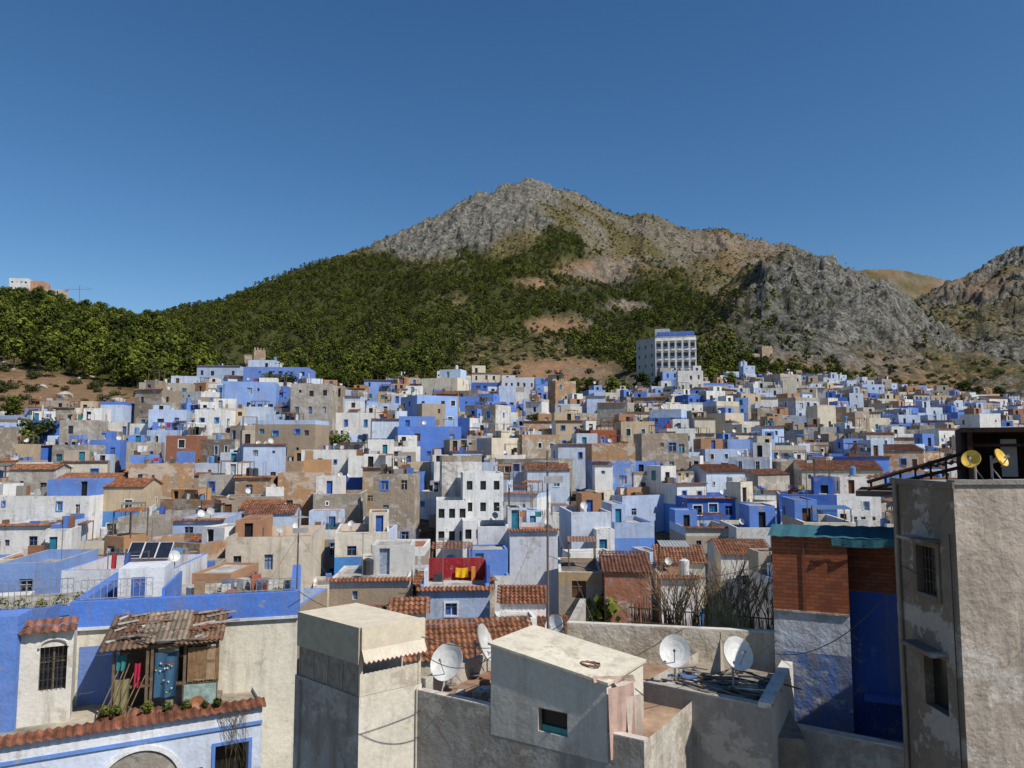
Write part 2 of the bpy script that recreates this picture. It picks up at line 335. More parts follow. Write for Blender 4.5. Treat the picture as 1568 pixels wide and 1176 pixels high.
def house(x, y, yaw, w, d, zt, zb, pal=None, dens=None, near=False, upper=True, nclut=None, ops=None, tile=False, mb=None, name=None, right=False, plain=False):
    nm, col, _ = pal or rnd.choices(PAL, PWR if right else PW)[0]; j = rnd.uniform(0.84, 1.05); col = (col[0]*j, col[1]*j, min(0.8, col[2]*j))
    mb = mb or MB(); ph = rnd.choice([0.2, 0.4, 0.7, 0.9]); rc = rnd.choice(ROOFC)
    band = None
    r = rnd.random()
    if plain: pass
    elif r < 0.12: band = (zt-rnd.uniform(1.5, 3.5), rnd.choice(BLUES))
    elif r < 0.30: band = (zt-rnd.uniform(0.4, 1.1), rnd.choice([(0.74, 0.73, 0.7), (0.5, 0.6, 0.76), (0.4, 0.34, 0.27), (0.36, 0.28, 0.2)]))
    trim = rnd.choice([None, None, (0.74, 0.74, 0.72), (0.12, 0.26, 0.65)]) if y < 150 else None
    fr = rnd.choice([(0.5, 0.5, 0.5), (0.08, 0.18, 0.45), (0.18, 0.1, 0.06)]) if y < 110 else None
    dens = dens if dens is not None else rnd.uniform(0.35, 1.0)
    mat = RP if nm in ('stone_house', 'concrete_house', 'ochre_house') else (BR if nm == 'brick_house' and rnd.random() < 0.5 else PL)
    sc = None
    if rnd.random() < 0.32 and not plain: sc = rnd.choice([(0.4, 0.34, 0.27), (0.68, 0.66, 0.62), (0.45, 0.56, 0.75), (0.36, 0.28, 0.2)])
    F = block(mb, x, y, yaw, w, d, zt, zb, col, dens, ph, rc, band, trim, fr, ops, mat, sidecol=sc, cope=rnd.choice([None, (0.7, 0.7, 0.68), (0.15, 0.28, 0.66), (0.4, 0.37, 0.33)]) if not plain else None)
    zr = zt-ph
    if tile:
        F0 = F; e = 0.2; k = rnd.uniform(0.10, 0.16); tc = rnd.choice([(0.30, 0.125, 0.065), (0.24, 0.11, 0.07), (0.33, 0.15, 0.08)])
        mb.tiles(F0(-w/2-e, -d/2-e, zt+0.02), F0(w/2+e, -d/2-e, zt+0.02), F0(-w/2-e, 0, zt+d*k), F0(w/2+e, 0, zt+d*k), tc)
        mb.tiles(F0(w/2+e, d/2+e, zt+0.02), F0(-w/2-e, d/2+e, zt+0.02), F0(w/2+e, 0, zt+d*k), F0(-w/2-e, 0, zt+d*k), tc)
        for sx in (-w/2, w/2): mb.face([F0(sx, -d/2, zt+0.001), F0(sx, d/2, zt+0.001), F0(sx, 0, zt+d*k-0.02)], PL, col)
        return mb.build(name or nm)
    if rnd.random() < 0.22 and not plain:
        zz = zt+0.02; mb.tiles(F(-w/2-0.2, -d/2-0.28, zz-0.08), F(w/2+0.2, -d/2-0.28, zz-0.08), F(-w/2-0.2, -d/2+0.24, zz+0.1), F(w/2+0.2, -d/2+0.24, zz+0.1))
    if rnd.random() < 0.35 and w > 4 and y < 170:
        w2 = w*rnd.uniform(0.35, 0.6); d2 = rnd.uniform(1.2, 2.4); sx = rnd.choice([-1, 1])*(w/2-w2/2-0.05); ox, oy, _z = F(sx, -d/2-d2/2-0.003, 0)
        c2 = rnd.choice([col, (0.74, 0.73, 0.7), (0.14, 0.27, 0.66), (0.5, 0.6, 0.76), (0.38, 0.32, 0.25)]); zl_ = zt-rnd.uniform(1.5, 3.0)
        FL_ = block(mb, ox, oy, yaw, w2, d2, zl_, zb-1, c2, 0.7, 0.25, rnd.choice(ROOFC), fr=fr)
        if rnd.random() < 0.4: mb.tiles(FL_(-w2/2-0.1, -d2/2-0.2, zl_+0.03), FL_(w2/2+0.1, -d2/2-0.2, zl_+0.03), FL_(-w2/2-0.1, d2/2, zl_+0.45), FL_(w2/2+0.1, d2/2, zl_+0.45))
    if upper and rnd.random() < 0.75 and w > 3.6 and not plain:
        w2 = w*rnd.uniform(0.3, 0.6); d2 = d*rnd.uniform(0.35, 0.7); sx = rnd.choice([-1, 1])*(w/2-w2/2-0.003); sy = (d/2-d2/2-0.003)*rnd.choice([1, 1, 0])
        h2 = rnd.uniform(1.7, 2.6); c2 = rnd.choice([col, (0.75, 0.74, 0.71), (0.14, 0.27, 0.66), (0.5, 0.6, 0.76), (0.4, 0.35, 0.28), (0.42, 0.23, 0.13)]) if rnd.random() < 0.6 else col
        ox, oy, _z = F(sx, sy, 0); dx = rnd.uniform(0.3, max(0.4, w2-1.2))
        op = {0: [dict(s=(dx, dx+0.7), z=(zr+0.05, zr+1.7 if h2 < 1.95 else zr+1.8), mat=WO, col=rnd.choice(SHUT))]}
        F2 = block(mb, ox, oy, yaw, w2, d2, zr+h2, zr+0.0, c2, 0.7, 0.12, rc, ops=op, off=0.15)
        if rnd.random() < 0.35: clutter(mb, F2, w2, d2, zr+h2-0.12, 0.12, 1)
    clutter(mb, F, w, d, zr, ph, nclut if nclut is not None else rnd.randint(1, 3))
    return mb.build(name or nm)
# ---------------------------------------------------------------- terrain function
_tab = np.random.RandomState(3).rand(512, 512)
def vn(x, y):
    xi = np.floor(x).astype(int); yi = np.floor(y).astype(int); fx = x-xi; fy = y-yi
    fx = fx*fx*fx*(fx*(fx*6-15)+10); fy = fy*fy*fy*(fy*(fy*6-15)+10)
    a = _tab[xi & 511, yi & 511]; b = _tab[(xi+1) & 511, yi & 511]; c = _tab[xi & 511, (yi+1) & 511]; d = _tab[(xi+1) & 511, (yi+1) & 511]
    return (a*(1-fx)+b*fx)*(1-fy)+(c*(1-fx)+d*fx)*fy
def fbm(x, y, o=5, g=0.5):
    s = 0; a = 1; t = 0
    for i in range(o): s = s+a*(vn(x, y)*2-1); t += a; a *= g; x, y = (x*1.6+y*1.2+7.3, -x*1.2+y*1.6+3.1)
    return s/t
def ridged(x, y, o=5, g=0.55):
    s = 0; a = 1; t = 0
    for i in range(o): s = s+a*(1-np.abs(vn(x, y)*2-1)*2); t += a; a *= g; x, y = (x*1.6+y*1.2+17.3, -x*1.2+y*1.6+5.1)
    return s/t
def prof(pts):
    a = []
    for px, py in pts:
        p = W(px, py, 1.0); a.append((p[0], p[2]))
    a.sort(); a = np.array(a); return lambda u: np.interp(u, a[:, 0], a[:, 1])
def lin(pts):
    a = np.array([((px-784)/FPX, v) for px, v in pts]); return lambda u: np.interp(u, a[:, 0], a[:, 1])
tx = [-300, 0, 200, 330, 480, 600, 700, 830, 950, 1050, 1150, 1250, 1400, 1568, 1900]
Dt = lin(list(zip(tx, [140, 142, 160, 178, 182, 205, 205, 210, 215, 245, 300, 340, 335, 320, 300])))
Et = prof(list(zip(tx, [680, 672, 640, 607, 605, 607, 612, 614, 624, 602, 592, 592, 612, 632, 644])))
Lr = prof([(-900, 420), (-400, 430), (0, 466), (60, 470), (120, 484), (180, 498), (250, 508), (300, 540), (350, 590), (420, 660), (600, 900), (2500, 900)])
Mr = prof([(-900, 640), (0, 540), (150, 500), (250, 480), (300, 467), (345, 459), (400, 436), (450, 414), (500, 400), (550, 382), (590, 366), (640, 344), (680, 326), (710, 307), (740, 294), (780, 281), (805, 275), (830, 280), (870, 292), (900, 302), (930, 320), (965, 332), (985, 325), (1010, 334), (1040, 347), (1075, 351), (1105, 348), (1130, 358), (1170, 370), (1210, 375), (1260, 395), (1320, 430), (1400, 480), (1600, 560), (2400, 640)])
MD = lin([(-600, 1000), (250, 1300), (500, 1500), (800, 1900), (1000, 2000), (1200, 1800), (1500, 1500)])
Cr = prof([(-900, 900), (900, 700), (1000, 560), (1060, 490), (1120, 430), (1170, 400), (1210, 386), (1250, 392), (1280, 396), (1310, 409), (1340, 426), (1365, 441), (1390, 466), (1420, 482), (1450, 503), (1500, 535), (1568, 570), (1900, 640)])
Fr = prof([(-900, 900), (1000, 480), (1200, 415), (1325, 411), (1370, 411), (1440, 425), (1500, 440), (1700, 480), (2400, 560)])
Rr = prof([(-900, 900), (1250, 640), (1350, 520), (1400, 460), (1450, 430), (1480, 422), (1510, 408), (1540, 390), (1568, 380), (1700, 330), (2000, 300), (2500, 320)])
def terrain(X, Y, full=False):
    X = np.asarray(X, float); Y = np.asarray(Y, float); Yc = np.maximum(Y, 35.0); u = np.clip(X/Yc, -1.6, 1.6)
    D = Dt(u); zt = Et(u)*D
    t = np.clip((Y-72)/(D-72), 0, 1); town = -15.5+(zt+15.5)*t**0.9
    n1 = fbm(X/160, Y/160, 4); rg = ridged(X/260+3, Y/260, 5); rk = ridged(X/55, Y/55, 5); nf = fbm(X/24, Y/24, 4)
    past = np.clip((Y-D)/120, 0, 1)
    def lay(R, Dr, p, amp, ramp, back):
        zr = R(u)*Dr; tt = np.clip((Y-D)/(Dr-D), 0, 1); z = zt+(zr-zt)*tt**p
        e = 4*tt*(1-tt)
        z = z+past*(amp*(rg-0.25)*(0.05+0.88*e)+amp*0.35*n1*(0.06+e)+ramp*(rk-0.3)*np.clip(tt*1.4, 0, 1)*(1-0.5*tt**6))
        return np.where(Y > Dr, z-back*(Y-Dr), z)
    L = lay(Lr, 330.0+0*u, 1.0, 5, 2, 0.5)
    M = lay(Mr, MD(u), 1.65, 48, 12, 0.6)
    C = lay(Cr, 950.0+0*u, 1.35, 32, 30, 0.5)
    Fz = lay(Fr, 3000.0+0*u, 2.0, 60, 10, 0.4)
    Rz = lay(Rr, 1500.0+0*u, 1.5, 55, 26, 0.3)
    S = np.stack([L, M, C, Fz, Rz]); idx = S.argmax(0); z = S.max(0)
    z = np.where(Y > D, z, town+0.25*nf)
    if full: return z, idx, rk, rg, nf
    return z
def zg(x, y): return float(terrain(np.array([x]), np.array([y]))[0])
def project(X, Y, Z):
    f = Y*cT+Z*sT; return 784+FPX*X/f, 588-FPX*(Z*cT-Y*sT)/f
def cover(X, Y, Z, idx):
    px, py = project(X, np.maximum(Y, 30), Z)
    n = fbm(X/90+5, Y/90, 5); n2 = fbm(X/300, Y/300+9, 3)
    line = np.interp(px, [-500, 200, 330, 450, 560, 600, 640, 700, 760, 800, 850, 880, 900, 950, 1000, 1050, 1080, 1150, 1250, 1400], [400, 455, 450, 408, 392, 402, 412, 402, 388, 374, 355, 358, 388, 412, 414, 420, 455, 500, 548, 700])
    low = np.interp(px, [-500, 0, 250, 500, 690, 720, 760, 850, 930, 1000, 1150, 1250], [560, 560, 600, 600, 582, 550, 530, 515, 560, 570, 540, 505])
    forest = np.clip((py-line)/14+n*2.2+0.5, 0, 1)*np.clip((low-py)/22+n*2.2+0.5, 0, 1)*(px < 1300)
    forest = np.where(idx == 0, np.clip((np.interp(px, [-900, 0, 120, 250, 330], [552, 548, 566, 600, 610])-py)/15+n*2+0.7, 0, 1), forest)
    forest = np.where(idx == 2, np.clip((1200-px)/120+n*2, 0, 1)*np.clip((py-440)/40+n*2, 0, 1)*0.5, forest)
    forest = np.where(idx >= 3, 0.0, forest)
    for cx, cy, rx, ry in ((915, 416, 58, 18), (815, 435, 26, 8), (690, 458, 26, 7), (850, 498, 50, 13), (1130, 400, 40, 10), (730, 530, 30, 12), (960, 470, 26, 6)):
        k = np.exp(-(((px-cx)/rx)**2+((py-cy)/ry)**2)); forest = forest*(1-np.clip(k*1.9+n*0.6*(k > 0.15), 0, 1))
    rock = np.where(idx == 1, np.clip((line-2-py)/20+n*1.2, 0, 1)*np.clip((900-px)/70+n*1.5, 0, 1)*np.clip((px-520)/50, 0, 1)*0.95, 0)
    rock = np.where((idx == 1) & (px > 860), np.clip(n*1.8+0.15, 0, 0.6), rock)
    rock = np.where(idx == 2, np.clip((px-1090)/90+n*1.2, 0, 1)*np.clip((568-py)/50+n, 0, 1), rock)
    rock = np.where(idx == 4, 0.55+n*1.2, rock); rock = np.where(idx == 3, 0.2+n, rock)
    soil = np.clip(n2*0.9+n*0.8-0.08, 0, 1)
    for cx, cy, rx, ry in ((915, 416, 62, 19), (815, 435, 26, 8), (850, 500, 56, 14), (1200, 555, 170, 16), (100, 600, 190, 30), (850, 570, 110, 22), (1500, 440, 70, 22), (960, 470, 26, 6)):
        soil = np.maximum(soil, np.clip(1.4*np.exp(-(((px-cx)/rx)**2+((py-cy)/ry)**2))+n*0.5, 0, 1))
    return np.clip(rock, 0, 1), np.clip(forest, 0, 1), soil, px, py
NG = 1000
Ys = np.concatenate([np.linspace(-60, 30, 10), 32*(5200/32)**(np.linspace(0, 1, 560))])
g = np.linspace(-1.05, 1.05, NG); G, YY = np.meshgrid(g, Ys); XX = G*(YY+90)
ZZ, IDX, RK, RG, NF = terrain(XX, YY, True); ro_, fo_, so_, PXm, PYm = cover(XX, YY, ZZ, IDX)
inT = YY < Dt(np.clip(XX/np.maximum(YY, 35), -1.6, 1.6)); so_ = np.where(inT, 0.5, so_); fo_ = np.where(inT, 0, fo_); ro_ = np.where(inT, 0.3, ro_)
ZZ = ZZ+np.where(YY > 300, ro_*((ridged(XX/24+9, YY/40, 5)-0.2)*np.clip(YY/1000, 0.4, 1.3)*15), 0)
nr = len(Ys); me = bpy.data.meshes.new("terrain")
me.vertices.add(nr*NG); me.vertices.foreach_set('co', np.stack([XX, YY, ZZ], -1).ravel())
ii = (np.arange(nr-1)[:, None]*NG+np.arange(NG-1)[None, :]).ravel(); q = np.stack([ii, ii+1, ii+NG+1, ii+NG], -1)
me.loops.add(q.size); me.loops.foreach_set('vertex_index', q.ravel().astype(np.int32)); me.polygons.add(len(q))
me.polygons.foreach_set('loop_start', (np.arange(len(q))*4).astype(np.int32)); me.polygons.foreach_set('use_smooth', np.ones(len(q), bool)); me.update(calc_edges=True)
ca = me.color_attributes.new('Mask', 'FLOAT_COLOR', 'POINT')
ca.data.foreach_set('color', np.stack([ro_, fo_, so_, np.ones_like(so_)], -1).ravel())
a = NT("hillside"); sep = a.n('ShaderNodeSeparateColor'); a.l(a.attr('Mask'), sep.inputs[0])
soil = a.mix(a.noise(0.05, 6, 0.7), (0.31, 0.165, 0.09), (0.20, 0.145, 0.095))
green = a.mix(a.noise(0.2, 4, 0.6), (0.040, 0.046, 0.018), (0.085, 0.088, 0.036))
veg = a.noise(0.22, 7, 0.8, lo=0.40, hi=0.50)
veg = a.math('SUBTRACT', veg, a.math('MULTIPLY', sep.outputs[2], 0.75))
c = a.mix(a.math('MAXIMUM', veg, 0.0), soil, green)
rockc = a.mix(a.noise(0.12, 8, 0.8, vec=a.pos((1, 1, 0.35)), lo=0.40, hi=0.58), (0.06, 0.056, 0.05), (0.36, 0.34, 0.31))
rockc = a.mix(a.noise(0.3, 6, 0.78, lo=0.50, hi=0.57, o=(0, 0.85)), rockc, (0.05, 0.06, 0.025))
c = a.mix(sep.outputs[0], c, rockc); c = a.mix(a.math('MULTIPLY', sep.outputs[1], 0.85), c, (0.035, 0.045, 0.014)); a.base(c)
a.b.inputs['Specular IOR Level'].default_value = 0.0
bn = a.n('ShaderNodeBump'); bn.inputs['Strength'].default_value = 1.0
a.l(a.math('ADD', a.noise(0.12, 8, 0.75, vec=a.pos((1, 1, 0.5))), a.math('MULTIPLY', a.noise(0.6, 4, 0.7), 0.3)), bn.inputs['Height'])
a.l(a.math('ADD', a.math('MULTIPLY', sep.outputs[0], 6.0), 1.6), bn.inputs['Distance']); a.l(bn.outputs[0], a.b.inputs['Normal'])
me.materials.append(a.m)
ter = bpy.data.objects.new("terrain", me); scene.collection.objects.link(ter)
# ---------------------------------------------------------------- trees
def leaf_clump(mb, c, r, n, size, rg, mat=LF, flat=0.75):
    for _ in range(n):
        d = Vector((rg.gauss(0, 1), rg.gauss(0, 1), rg.gauss(0, 1))).normalized(); p = c+Vector((d.x*r, d.y*r, d.z*r*flat))*rg.uniform(0.55, 1.05)
        nn_ = (d+Vector((rg.uniform(-.6, .6), rg.uniform(-.6, .6), rg.uniform(-.3, .8)))).normalized(); a_ = nn_.orthogonal().normalized(); b_ = nn_.cross(a_)
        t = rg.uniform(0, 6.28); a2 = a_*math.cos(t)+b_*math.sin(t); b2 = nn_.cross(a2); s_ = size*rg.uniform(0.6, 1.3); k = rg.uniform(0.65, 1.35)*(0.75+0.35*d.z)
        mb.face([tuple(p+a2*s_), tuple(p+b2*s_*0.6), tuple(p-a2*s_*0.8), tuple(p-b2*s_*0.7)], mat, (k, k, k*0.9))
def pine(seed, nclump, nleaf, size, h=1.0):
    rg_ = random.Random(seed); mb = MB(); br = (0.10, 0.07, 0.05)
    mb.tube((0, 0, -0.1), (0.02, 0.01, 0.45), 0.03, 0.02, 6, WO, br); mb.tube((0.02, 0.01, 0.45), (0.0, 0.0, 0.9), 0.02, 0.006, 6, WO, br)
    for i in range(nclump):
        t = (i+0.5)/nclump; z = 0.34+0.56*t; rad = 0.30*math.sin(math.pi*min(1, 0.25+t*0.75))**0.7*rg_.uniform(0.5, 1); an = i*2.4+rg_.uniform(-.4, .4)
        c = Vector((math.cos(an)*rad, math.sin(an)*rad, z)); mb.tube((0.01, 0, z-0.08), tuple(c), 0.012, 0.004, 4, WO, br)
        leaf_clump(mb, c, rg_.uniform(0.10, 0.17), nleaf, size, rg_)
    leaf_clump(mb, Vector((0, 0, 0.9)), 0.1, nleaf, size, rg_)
    return mb
def shrub(seed, n, size):
    rg_ = random.Random(seed); mb = MB()
    for i in range(5):
        an = i*1.3; leaf_clump(mb, Vector((math.cos(an)*0.28, math.sin(an)*0.28, 0.25+0.15*(i % 2))), 0.28, n, size, rg_)
    for i in range(3): mb.tube((0, 0, -0.1), (math.cos(i*2.1)*0.2, math.sin(i*2.1)*0.2, 0.35), 0.03, 0.01, 4, WO, (0.1, 0.08, 0.06))
    return mb
def scatter(name, pts, sc, proto_mb, pname, leafmat=None):
    n = len(pts); th = np.random.RandomState(len(name)+n).rand(n)*6.283; co = np.zeros((n, 4, 3))
    for k in range(4):
        t = th+math.pi/4+k*math.pi/2; co[:, k, 0] = pts[:, 0]+np.cos(t)*sc*0.7071; co[:, k, 1] = pts[:, 1]+np.sin(t)*sc*0.7071; co[:, k, 2] = pts[:, 2]
    me = bpy.data.meshes.new(name); me.from_pydata(co.reshape(-1, 3).tolist(), [], np.arange(n*4).reshape(-1, 4).tolist())
    ob = bpy.data.objects.new(name, me); scene.collection.objects.link(ob)
    pr = proto_mb.build(pname, parent=ob)
    if leafmat:
        for i, m in enumerate(pr.data.materials):
            if m == M_LF: pr.data.materials[i] = leafmat
    ob.instance_type = 'FACES'; ob.use_instance_faces_scale = True; ob.instance_faces_scale = 1.0
    ob.show_instancer_for_render = False; ob.show_instancer_for_viewport = False
rs = np.random.RandomState(11)
def samp(n, y0, y1, umax=0.95):
    y = np.sqrt(rs.rand(n)*(y1**2-y0**2)+y0**2); u = (rs.rand(n)*2-1)*umax; x = u*y; z, idx, *_ = terrain(x, y, True)
    ro, fo, so2, px, py = cover(x, y, z, idx); ok = y > Dt(np.clip(u, -1.6, 1.6))+8
    return x, y, z, idx, ro, fo, so2, ok, px, py
x, y, z, idx, ro, fo, so2, ok, px, py = samp(110000, 380, 2000)
sparse = ((idx == 1) | (idx == 2)) & (rs.rand(len(x)) < 0.045*(1-so2)*(1-ro))
k = ok & (((rs.rand(len(x)) < fo**1.4) & ((idx == 1) | (idx == 2))) | sparse); P_ = np.stack([x, y, z-0.5], -1)[k]; s_ = 5.5+rs.rand(k.sum())**1.7*7
P_far = P_
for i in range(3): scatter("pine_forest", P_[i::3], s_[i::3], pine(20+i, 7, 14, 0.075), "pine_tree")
k2 = ok & (~k) & (rs.rand(len(x)) < 0.55*(1-fo)*(1-0.88*ro)*(1-0.65*so2)) & (idx != 0); P_ = np.stack([x, y, z-0.2], -1)[k2]; s_ = 1.8+rs.rand(k2.sum())**2*4.2
scatter("hillside_scrub", P_[::2], s_[::2], shrub(3, 12, 0.14), "shrub", M_SH); scatter("hillside_scrub", P_[1::2], s_[1::2], shrub(4, 12, 0.14), "shrub", M_SH)
x, y, z, idx, ro, fo, so2, ok, px, py = samp(30000, 140, 420, 1.0)
k = ok & (rs.rand(len(x)) < fo*0.36) & (y < 400) & ((idx == 0) | (y > 300)); P_ = np.stack([x, y, z-0.3], -1)[k]; s_ = 4.2+rs.rand(k.sum())**1.5*7
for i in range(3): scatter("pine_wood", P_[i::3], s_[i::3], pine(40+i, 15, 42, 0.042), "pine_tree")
k2 = ok & (rs.rand(len(x)) < 0.24*(1-0.7*fo)); P_ = np.stack([x, y, z-0.2], -1)[k2]; s_ = 0.9+rs.rand(k2.sum())**2*3.4
scatter("roadside_scrub", P_, s_, shrub(8, 60, 0.07), "shrub", M_SH)
k3 = ok & (rs.rand(len(x)) < 0.14*(1-0.8*fo)); P_ = np.stack([x, y, z-0.2], -1)[k3]; s_ = 0.6+rs.rand(k3.sum())**3*3.6
rb = MB(); rgb = random.Random(4); vs = []
for i in range(6):
    for j in range(8):
        th, ph_ = math.pi*(i)/5, 2*math.pi*j/8; r = 0.5*rgb.uniform(0.75, 1.15); vs.append((r*math.sin(th)*math.cos(ph_), r*math.sin(th)*math.sin(ph_)*0.8, 0.15+r*math.cos(th)*0.6))
for i in range(5):
    for j in range(8): j2 = (j+1) % 8; rb.face([vs[i*8+j], vs[i*8+j2], vs[i*8+8+j2], vs[i*8+8+j]], RP, (0.42, 0.39, 0.35))
scatter("hillside_boulders", P_, s_, rb, "boulder")
print("trees", len(P_far), k.sum(), k2.sum())
protoN = [pine(60, 18, 70, 0.035), shrub(61, 90, 0.06)]
for (tpx, tY, s_, kind) in ((432, 168, 7, 1), (412, 170, 6, 1), (975, 165, 6, 1), (958, 215, 7, 0), (930, 52, 5.0, 1), (1010, 230, 7, 0), (940, 222, 9, 0), (1120, 250, 8, 0), (1300, 350, 9, 0), (60, 128, 6, 1), (30, 120, 6, 1), (610, 212, 7, 0), (880, 222, 8, 0), (510, 190, 6, 1), (1450, 340, 9, 0), (1530, 330, 10, 0), (250, 172, 8, 0), (385, 60, 3, 1), (20, 150, 6, 0), (1190, 150, 4, 1), (520, 120, 4, 1), (1240, 330, 8, 0), (1350, 345, 8, 0), (905, 218, 8, 0), (985, 228, 9, 0), (1075, 262, 8, 0), (700, 208, 6, 1), (1410, 200, 5, 1), (820, 150, 4, 1), (690, 130, 4, 1), (1480, 332, 11, 0), (1500, 326, 9, 0), (1090, 255, 9, 0), (1045, 262, 9, 0)):
    X_ = (tpx-784)/FPX*tY
    ob = protoN[kind].build("pine_tree" if kind == 0 else "garden_tree"); ob.location = (X_, tY, zg(X_, tY)+(0 if kind == 0 else 2.5)); ob.scale = (s_,)*3
    ob.rotation_euler[2] = rnd.uniform(0, 6)
    placed.append((X_, tY, 1.0))
# ---------------------------------------------------------------- hand placed houses
def pal(n): return next(p for p in PAL if p[0] == n)
def HP(x0, x1, yt, Y, pn, depth=7, yaw=0, dens=0.7, col=None, h=9, **k):
    a_ = W(x0, yt, Y); b_ = W(x1, yt, Y); wd = b_[0]-a_[0]; zt = a_[2]
    p = pal(pn); p = (p[0], col or p[1], 1); ya = math.radians(yaw); wd *= (1-abs(math.sin(ya))*0.35)
    cy = Y+depth/2; cx = (a_[0]+b_[0])/2*(1+depth/2/Y)
    zb = min(zg(cx, Y)-3, zt-h); placed.append((cx, cy, max(wd, depth)*0.5))
    return house(cx, cy, ya, wd, depth, zt, zb, p, dens, **k)
WH, PB, LB, BL, CR, ST, CO, OC = 'white_house', 'pale_blue_house', 'light_blue_house', 'blue_house', 'cream_house', 'stone_house', 'concrete_house', 'ochre_house'
def grid_ops(L, zt, cols, rows, w_=0.75, h_=1.15, fh=2.7, off=0.9, **kw):
    return [dict(s=(L*(i+0.5)/cols-w_/2, L*(i+0.5)/cols+w_/2), z=(zt-off-j*fh-h_, zt-off-j*fh), **kw) for i in range(cols) for j in range(rows)]
mb = MB(); wc = (0.78, 0.78, 0.77)
for x0, x1, yt, Y, rows, cols, dp in ((704, 766, 724, 84, 3, 3, 7), (664, 712, 766, 81, 2, 3, 6), (706, 756, 797, 78, 1, 3, 4)):
    a_ = W(x0, yt, Y); b_ = W(x1, yt, Y); L = b_[0]-a_[0]
    block(mb, (a_[0]+b_[0])/2, Y+dp/2, math.radians(6), L, dp, a_[2], -19, wc, 0.6, 0.5, ops={0: grid_ops(L, a_[2], cols, rows, 0.65, 1.0, 2.4, col=(0.03, 0.03, 0.03)), 1: grid_ops(dp, a_[2], 2, rows, 0.65, 1.0, 2.4), 3: grid_ops(dp, a_[2], 2, rows)})
placed.append((W(715, 724, 84)[0], 84, 6.5)); placed.append((W(715, 724, 75)[0], 74, 3.5)); placed.append((W(705, 724, 69)[0], 69, 2.5)); mb.build("white_house")
HP(775, 850, 812, 64, PB, 7, 3, 0.25, (0.70, 0.71, 0.76)); HP(730, 778, 806, 66, WH, 6, 3, 0.4, (0.74, 0.75, 0.77)); HP(862, 926, 784, 74, PB, 8, 5, 0.3, (0.62, 0.68, 0.78)); HP(926, 990, 800, 82, PB, 8, 5, 0.6)
HP(1035, 1108, 808, 78, CR, 8, 0, 0.8); HP(1112, 1180, 808, 74, WH, 8, -4, 0.6); HP(360, 495, 822, 60, CR, 9, 8, 0.8, (0.70, 0.61, 0.48)); HP(513, 600, 815, 66, CR, 8, 10, 0.8, (0.70, 0.64, 0.54))
HP(512, 636, 888, 48, WH, 6, 4, 0.8); HP(642, 752, 902, 44, PB, 7, 4, 0.5, upper=False); HP(210, 315, 722, 98, PB, 8, 5, 0.7, (0.50, 0.58, 0.74), upper=False); HP(487, 560, 756, 85, ST, 8, 5, 0.3, (0.4, 0.35, 0.28))
HP(556, 616, 716, 94, ST, 7, 8, 0.6, (0.46, 0.34, 0.21)); HP(612, 650, 724, 98, BL, 7, 3, 0.9); HP(112, 208, 666, 128, CR, 9, 6, 0.7, (0.74, 0.70, 0.62)); HP(205, 285, 792, 70, ST, 8, 6, 0.3, (0.44, 0.39, 0.32)); HP(285, 362, 796, 68, PB, 8, 6, 0.4)
HP(128, 300, 872, 42, WH, 6, 6, 0.7, (0.66, 0.68, 0.72), upper=False); HP(35, 122, 862, 50, LB, 7, 8, 0.7); HP(380, 480, 562, 172, BL, 10, 5, 0.9, (0.17, 0.29, 0.70), h=11); HP(312, 378, 560, 180, PB, 10, 4, 0.9, h=11)
HP(668, 722, 575, 196, WH, 9, 5, 1.0, (0.72, 0.68, 0.6), h=11); HP(722, 766, 571, 199, CR, 9, 3, 0.9, h=11); HP(768, 818, 578, 196, WH, 9, 0, 0.9, (0.6, 0.62, 0.68), h=11); HP(222, 300, 586, 150, CR, 8, 10, 0.6, (0.5, 0.46, 0.38)); HP(560, 612, 582, 190, LB, 8, 4, 0.8)
HP(818, 862, 588, 195, BL, 8, 4, 0.6); HP(60, 130, 624, 140, ST, 8, 6, 0.3); HP(1010, 1060, 568, 225, LB, 8, 0, 0.7); HP(1000, 1060, 884, 52, WH, 7, -4, 0.6)
HP(918, 990, 876, 50, 'ochre_house', 8, -4, 0.3, (0.42, 0.16, 0.09), tile=True); HP(1000, 1075, 862, 58, CR, 7, -8, 0.5, tile=True); HP(1090, 1170, 850, 60, WH, 7, -6, 0.5, tile=True); HP(1215, 1340, 720, 100, CR, 8, -10, 0.7, tile=True); HP(1310, 1400, 690, 110, 'ochre_house', 8, -10, 0.7, tile=True)
HP(765, 835, 924, 42, WH, 5, 0, 0.4, tile=True); HP(20, 110, 804, 72, WH, 8, 6, 0.6); HP(600, 655, 940, 38, WH, 3.5, 6, 0.4, tile=True); HP(510, 590, 955, 38, WH, 4, 6, 0.4, tile=True); HP(852, 920, 876, 52, CR, 7, -3, 0.3, (0.5, 0.36, 0.2))
HP(1245, 1330, 756, 85, WH, 9, -8, 0.7); HP(1210, 1290, 800, 60, CR, 8, -8, 0.4); HP(415, 480, 706, 104, OC, 7, 6, 0.5, (0.42, 0.27, 0.15)); HP(335, 400, 688, 118, OC, 7, 6, 0.6, (0.42, 0.22, 0.12)); HP(1160, 1225, 682, 120, CR, 8, -6, 0.8)
mb = MB(); F = frame(*W(700, 880, 47)[:2], math.radians(4)); z0 = ZY(900, 44)-0.4
